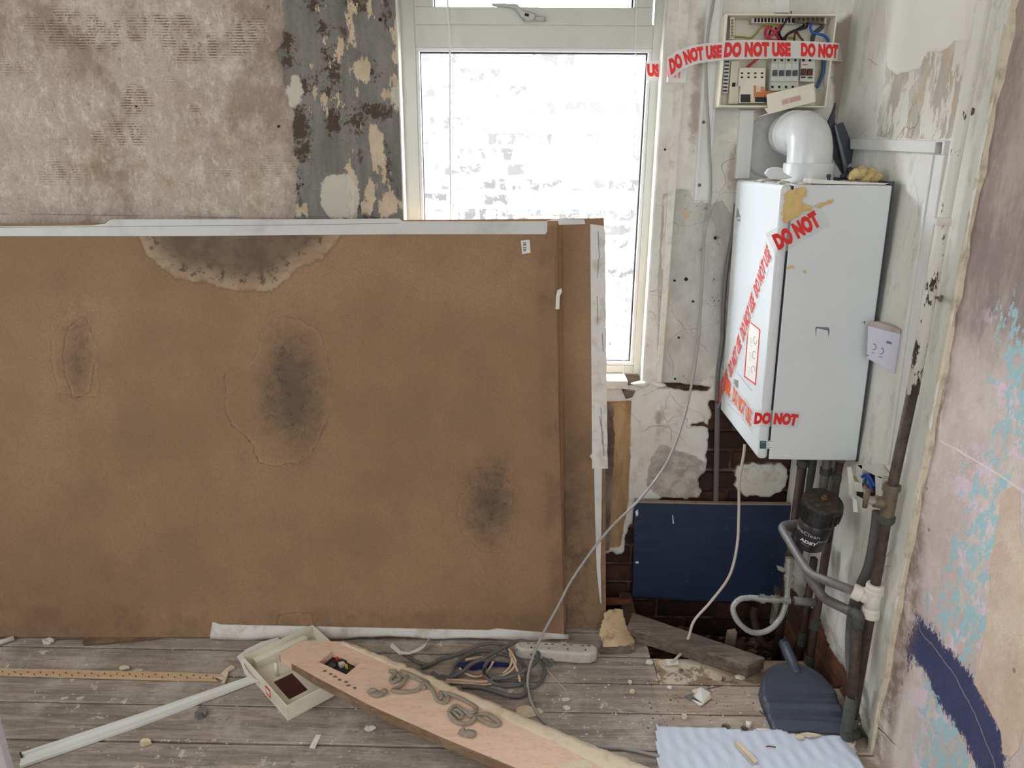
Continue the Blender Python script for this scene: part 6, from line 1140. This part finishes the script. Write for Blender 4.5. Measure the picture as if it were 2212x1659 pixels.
cc('cable_loop', [(440, 485), (560, 492), (680, 430, .014), (760, 360, .02), (900, 290, .026), (1080, 195, .03), (1240, 122, .032), (1370, 140, .032), (1450, 225, .032), (1445, 320, .03), (1350, 405, .024), (1200, 480, .016), (1050, 508, .01), (965, 505, .008)], .0062, dgrey_cable)
cc('cable_loop', [(1230, 200, .03), (1350, 232, .026), (1470, 320, .015), (1525, 430), (1490, 535), (1400, 600), (1320, 592)], .0048, dgrey_cable); cc('cable_loop', [(660, 590), (850, 600), (1000, 640), (1170, 690), (1290, 682), (1335, 620), (1325, 560)], .0062, dgrey_cable); cc('cable_end', [(350, 450, .02), (410, 500, .012), (490, 535)], .008, dgrey_cable)
bc = plain('bared_core_beige', C(196, 172, 146), .6, dirt=.3, sc=50)
cc('core', [(480, 525, .01), (650, 530), (850, 545), (980, 530)], .005, bc); cc('core', [(480, 545, .01), (700, 560), (880, 575), (990, 560)], .0035, bc); cc('core', [(640, 400), (700, 455), (800, 490), (890, 470), (950, 400), (990, 330, .02)], .0035, bc); cc('core', [(1150, 200, .032), (1195, 270, .034), (1222, 345, .026), (1170, 430, .016), (1080, 485, .01), (1010, 505)], .0038, bc)
cc('core', [(1160, 240, .034), (1180, 330, .03), (1150, 400, .018), (1090, 455, .01)], .0032, bc); cc('core', [(1180, 290, .034), (1240, 430, .02), (1268, 540, .014)], .0036, bc); cc('core', [(700, 315), (850, 290), (960, 262)], .004, bc)
cc('black_wire', [(900, 400, .026), (890, 450, .02), (950, 508, .014)], .003, w_black); cc('red_wire', [(882, 488, .012), (920, 540), (980, 520)], .003, w_red)
MB().pxp(FLOOR(.002), [z5(x, y) for x, y in ((612, 372), (700, 352), (900, 348), (1150, 362), (1155, 386), (960, 386), (860, 410), (780, 425), (640, 402))], 0, .006).build('blue_plastic_strip', blue_pl, label='dark blue plastic strip lying inside the tangled cable coil', cat='plastic strip')
sp_ = ribbon(FLOOR(.012), [(1360/4.81*0+x0, y0, x1, y1) for x0, y0, x1, y1 in ((848, 1388, 842, 1397), (866, 1406, 862, 1414), (884, 1408, 884, 1414), (904, 1399, 903, 1407), (914, 1392, 916, 1400), (934, 1378, 924, 1380))], (0, .003, 0), 'paper_loop', paper, None, label='twisted white paper strip hanging under the bottom tape above the cables', cat='paper')
# ------------------------------------------------------------------ extension lead
ex = empty('extension_lead', onZ(1200, 1415, 0), 'dusty white four-gang extension socket block on the floor below the boards', 'extension lead')
ez = .040; PE = FLOOR(ez)
top = [(1112, 1388), (1122, 1384), (1180, 1385), (1262, 1389), (1280, 1391), (1291, 1397), (1290, 1407), (1276, 1412), (1250, 1412), (1160, 1405), (1126, 1402), (1114, 1396)]
MB().pxp(PE, top, -ez+.001, 0).build('block', socket_w, ex, bevel=.008, seg=3)
mb = MB()
for x in (1148, 1186, 1226, 1265):
    MB().lathe(PE.w(x, 1398.5+(x-1148)*.045, -.001), PE.w(x, 1398.5+(x-1148)*.045, .01), [(0, .0028), (.0014, .0028)], 10).build('socket_hole', dark_hole, ex)
    for dx in (-10, 4): MB().pxp(PE, [(x+dx, 1389+(x-1148)*.045), (x+dx+7, 1389.3+(x-1148)*.045), (x+dx+7, 1390.6+(x-1148)*.045), (x+dx, 1390.3+(x-1148)*.045)], 0, .0005).build('socket_slot', dark_gap, ex)
# ------------------------------------------------------------------ strips on the floor
tr_ = empty('white_trim_strip', onZ(300, 1550, 0), 'long narrow white plastic trim strip lying diagonally across the floorboards', 'trim strip')
F0 = FLOOR(0)
MB().pxp(F0, [(46, 1636), (300, 1552), (560, 1462), (566, 1468), (300, 1570), (44, 1658)], .001, .005).build('web', trunk_mat, tr_)
MB().pxp(F0, [(46, 1633), (300, 1549), (560, 1460), (560, 1463), (300, 1553), (46, 1638)], .001, .011).build('lip', trunk_mat, tr_); MB().pxp(F0, [(44, 1655), (300, 1567), (568, 1466), (568, 1469), (300, 1572), (44, 1661)], .001, .009).build('lip', trunk_mat, tr_)
MB().pxp(F0, [(44, 1632), (47, 1632), (50, 1641), (46, 1642)], .005, .012).build('clip', black_pl, tr_)
gr_ = empty('carpet_gripper', onZ(240, 1462, 0), 'long pale wooden carpet gripper rod with small nails, splintered at its end', 'gripper rod')
MB().pxp(F0, [(-80, 1446), (120, 1450), (300, 1455), (400, 1457), (480, 1461), (484, 1466), (462, 1468), (470, 1474), (440, 1473), (300, 1470), (120, 1465), (-80, 1459)], .001, .008).build('batten', wood_mat('pale_batten', C(184, 156, 122), C(202, 176, 142), C(150, 122, 92)), gr_, bevel=.001)
mb = MB(); R = random.Random(2)
for k in range(34): x = 5+k*13.8; y = 1454+x*.019+(3 if k % 2 else -2); p = onZ(x, y, .008); mb.tube([p, p+V(R.uniform(-.002, .002), -.002, .006)], .0012, 5)
mb.build('nails', black_pl, gr_, kind='stuff')
mb = MB().pxp(FLOOR(.001), [(478, 1458), (490, 1446), (500, 1440), (508, 1444), (494, 1452), (492, 1462), (486, 1478), (478, 1482), (482, 1470), (470, 1466)], 0, .006); mb.build('torn_paper', paper_cream, label='torn cream lining scrap at the splintered end of the gripper rod', cat='scrap')
pb0 = onZ(42, 1760, 0); ptp = onY(-120, 1180, pb0.y-.05); dp = (ptp-pb0).normalized()
post = empty('white_post', pb0, 'out-of-focus white square post leaning in at the left foreground', 'post'); ox = V(.030, 0, 0); oy = V(0, .022, 0)
MB().hexa([pb0-ox, pb0, pb0+oy, pb0-ox+oy, ptp-ox, ptp, ptp+oy, ptp-ox+oy]).build('shaft', plain('post_white', C(196, 192, 200), .5), post, bevel=.003)
MB().hexa([pb0-ox*.95-V(.006, .002, 0), pb0-ox-V(0, .002, 0)+V(.004, 0, 0), pb0-ox+oy+V(.004, 0, 0), pb0-ox*.95+oy-V(.006, 0, 0), ptp-ox*.95-V(.006, .002, 0), ptp-ox-V(0, .002, 0)+V(.004, 0, 0), ptp-ox+oy+V(.004, 0, 0), ptp-ox*.95+oy-V(.006, 0, 0)]).build('edge_strip', dark_gap, post)
# ------------------------------------------------------------------ scraps and flakes
def flake(name, cx, cy, rx, ry, mat, label, cat='flake', h=.004, n=7, seed=0, group=None, z=.001, curl=0):
    R = random.Random(seed+int(cx)); pl = FLOOR(z); a, b = pl.px(cx, cy); a1, b1 = pl.px(cx+rx, cy); a2, b2 = pl.px(cx, cy-ry); sx, sy = abs(a1-a), abs(b2-b)
    ring = [(a+sx*R.uniform(.65, 1.1)*math.cos(2*math.pi*k/n), b+sy*R.uniform(.65, 1.1)*math.sin(2*math.pi*k/n)) for k in range(n)]
    vs = [pl.at(x, y, h*R.uniform(.2, 1)+curl*abs(x-a)/sx*h) for x, y in ring]+[pl.at(a, b, h*.5)]+[pl.at(x, y, 0) for x, y in ring]
    fs = [(i, (i+1) % n, n) for i in range(n)]+[(n+1+i, n+1+(i+1) % n, (i+1) % n, i) for i in range(n)]
    return mesh(name, vs, fs, mat, None, label=label, cat=cat, group=group)
fl = [('paper_flake', 1011, 1574-0, 0, 0, None, None)]
flake('white_flake', 798, 1573, 14, 8, paper, 'torn white paint flake lying near the middle front of the floor', seed=1)
flake('white_flake', 1225, 1530, 9, 5, paper, 'oval white flake on the boards below the curved grey cable', seed=2); flake('white_flake', 1222, 1512, 12, 5, plaster_bit, 'grey-white flake just above the oval white one', seed=3)
flake('white_flake', 1402, 1431, 9, 6, paper, 'small white arrow-shaped flake at the edge of the floor void', seed=4); flake('white_flake', 1600, 1464, 14, 6, plaster_bit, 'pair of pale flakes in front of the dark timber batten', seed=5)
flake('white_flake', 1446, 1486, 7, 4, paper, 'small white flake left of the crumpled paper', seed=6); flake('white_flake', 1361, 1474, 6, 5, plaster_bit, 'pale green-white chip on the plank seam', seed=7)
flake('cream_flake', 1366, 1494, 8, 6, paper_cream, 'cream chip on the boards near the seam', seed=8); flake('plaster_lump', 313, 1606, 14, 7, paper_cream, 'cream plaster lump on the boards under the long white strip', h=.012, seed=9, n=9)
flake('cream_flake', 268, 1444, 12, 6, paper_cream, 'cream paper curl just behind the gripper rod', h=.008, seed=10); flake('plaster_lump', 1182, 1430, 14, 10, lint, 'grey clump of fluff in front of the extension lead', 'fluff', h=.024, seed=11, n=10)
flake('lint_clump', 436, 1544, 15, 12, lint, 'grey clump of fluff on the boards beside the long white strip', 'fluff', h=.018, seed=12, n=11); flake('white_flake', 105, 1386, 13, 8, paper, 'crumpled white scrap under the left part of the hardboard', h=.016, seed=13)
flake('cream_flake', 1750, 1588, 22, 6, paper_cream, 'yellowish flake on the edge of the foam sheet below the dustpan', h=.005, seed=14, z=.012); flake('cream_flake', 1728, 1592, 10, 6, paper_cream, 'smaller cream flake left of the one below the dustpan', seed=15, z=.012); flake('white_flake', 1648, 1577, 16, 4, paper, 'white flake at the top edge of the foam sheet', seed=16, z=.008)
flake('plaster_lump', 1840, 1608, 8, 8, paper_cream, 'round cream plaster crumb at the corner of the foam sheet', h=.016, seed=17, z=.008, n=9); flake('white_flake', 1616, 1566, 7, 7, paper, 'white chip standing in the right-hand knot hole', h=.018, seed=18); flake('cream_flake', 1478, 1549, 7, 7, plaster_bit, 'beige chip near the back edge of the foam sheet', h=.012, seed=19)
flake('white_flake', 1050, 1391, 18, 10, plaster_bit, 'pale scrap in the shade under the bottom tape', seed=20) if 0 else None
flake('paper_patch', 1140, 1538, 32, 15, paper_cream, 'torn cream paper patch stuck to the boards beside the plank', 'paper', h=.002, seed=21, n=12)
MB().pxp(FLOOR(.001), [(683, 1588), (694, 1588), (680, 1618), (668, 1616)], 0, .002).build('tape_scrap', paper, label='short strip of white tape on the floor left of the plank', cat='tape')
p0, p1 = onZ(1574, 1600, .006), onZ(1627, 1652, .006)
e = empty('lath_scrap', p0, 'short curled cream lath scrap lying on the foam sheet', 'scrap'); dl = (p1-p0).normalized(); nl_ = V(-dl.y, dl.x, 0)*.009
lq = []
for k in range(7):
    t = k/6; c = onZ(1588, 1606, .008).lerp(onZ(1630, 1650, .010), t); lq.append((c-nl_*(.8+.5*t)+V(0, 0, .006), c, c+nl_*(.8+.5*t)+V(0, 0, .006)))
mb = MB(); vs = [p for q in lq for p in q]; fs = []
for k in range(6):
    for j in range(2): a = k*3+j; fs.append((a, a+1, a+4, a+3))
mb.add(vs, fs); o = mb.build('curl', paper_cream, e); o.modifiers.new('s', 'SOLIDIFY').thickness = .002
cable('rusty_nail', [onZ(1655, 1613, .010), onZ(1662, 1612, .010), onZ(1676, 1614, .010)], .0016, w_brown, 'small rusty bent nail on the foam sheet', 'nail', n=6)
for k, (q0, q1) in enumerate((((1644, 1525), (1662, 1538)), ((1641, 1536), (1660, 1550)))): cable('nail', [onZ(*q0, .003), onZ(*q1, .003)], .0018, steel_dark, ('upper', 'lower')[k]+' of two loose nails on the boards left of the dustpan', 'nail', n=6, group='loose nails')
cable('straw', [onZ(1175, 1437, .004), onZ(1195, 1462, .003), onZ(1223, 1491, .003)], .0011, paper_cream, 'thin pale straw on the boards in front of the extension lead', 'straw', n=6); cable('straw', [onZ(1530, 1488, .003), (onZ(1560, 1482, .003))], .0011, w_brown, 'thin brown twig by the crumpled paper', 'twig', n=6)
# crumpled paper
cr = empty('crumpled_paper', onZ(1508, 1510, 0), 'crumpled white and dirty paper scrap on the boards left of the dustpan', 'paper'); R = random.Random(21)
for k, (q, m_) in enumerate(((((1493, 1500, .004), (1513, 1484, .030), (1520, 1520, .006)), paper), (((1513, 1484, .030), (1534, 1496, .014), (1520, 1520, .006)), paper), (((1493, 1510, .002), (1520, 1520, .010), (1512, 1524, .002)), paper), (((1478, 1504, .002), (1500, 1496, .012), (1492, 1514, .006)), lint), (((1494, 1490, .003), (1512, 1486, .026), (1500, 1500, .012)), paper_cream), (((1520, 1520, .006), (1536, 1508, .004), (1534, 1496, .014)), paper_cream))):
    P = [onZ(x, y, z) for x, y, z in q]; P2_ = [p-V(0, 0, .002) for p in P]; mesh('fold', P+P2_, [(0, 1, 2), (5, 4, 3), (0, 3, 4, 1), (1, 4, 5, 2), (2, 5, 3, 0)], m_, cr)
# things under the boards at the left
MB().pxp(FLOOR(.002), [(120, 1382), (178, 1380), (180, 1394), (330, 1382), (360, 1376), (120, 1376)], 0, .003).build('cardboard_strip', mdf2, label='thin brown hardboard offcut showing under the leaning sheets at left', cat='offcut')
MB().tube([onZ(-60, 1408, .008), onZ(30, 1378, .008)], .008, 12).build('white_rod', trunk_mat, label='end of a white plastic rod poking under the hardboard at far left', cat='rod', smooth=True)
# crumbs
def crumbs(n, region, mat, seed, smin, smax, label):
    R = random.Random(seed); mb = MB()
    for k in range(n):
        x = region[0]+(region[2]-region[0])*R.random(); y = region[1]+(region[3]-region[1])*R.random()
        p = onZ(x, y, .0); 
        if p.x > .90 or (p.y > 1.94 and p.x > .34): continue
        s_ = smin+(smax-smin)*R.random()**3; h = s_*R.uniform(.2, .5); a = R.uniform(0, 3); c, s = math.cos(a)*s_, math.sin(a)*s_
        mb.add([p+V(c, s, 0), p+V(-s*.7, c*.8, 0), p+V(-c*.9, -s, 0), p+V(s*.8, -c*.6, 0), p+V(0, 0, h)], [(0, 1, 4), (1, 2, 4), (2, 3, 4), (3, 0, 4)])
    mb.build('plaster_crumbs', mat, label=label, cat='crumbs', kind='stuff')
crumbs(420, (1180, 1420, 1850, 1600), plaster_bit, 1, .0008, .0055, 'fine white plaster crumbs scattered over the right-hand boards')
crumbs(380, (20, 1400, 1200, 1659), plaster_bit, 2, .0008, .0048, 'fine pale plaster crumbs scattered over the left-hand boards')
crumbs(160, (1380, 1470, 1700, 1590), plain('dark_dirt', C(50, 42, 38), .95), 3, .0008, .004, 'dark dirt crumbs around the knot holes')

for q, rx, ry, lb in (((1385, 832), 20, 9, 'torn cream paper lump on the broken right end of the window sill'), ((1425, 834), 14, 6, 'second paper scrap in the corner of the window sill')): 
    p = onY(q[0], q[1], YW+.0); MB().blob(p+V(0, .0, .004), rx*.0013, .018, ry*.0013, int(q[0]), .5, 10, 7).build('paper_scrap', paper, smooth=True, label=lb, cat='paper')
MB().pxp(YP(YW-.012), [(1343, 842), (1372, 846), (1366, 858), (1352, 862)], -.02, 0).build('plaster_chunk', dw, label='dark chip of wood under the broken end of the window sill', cat='chip')
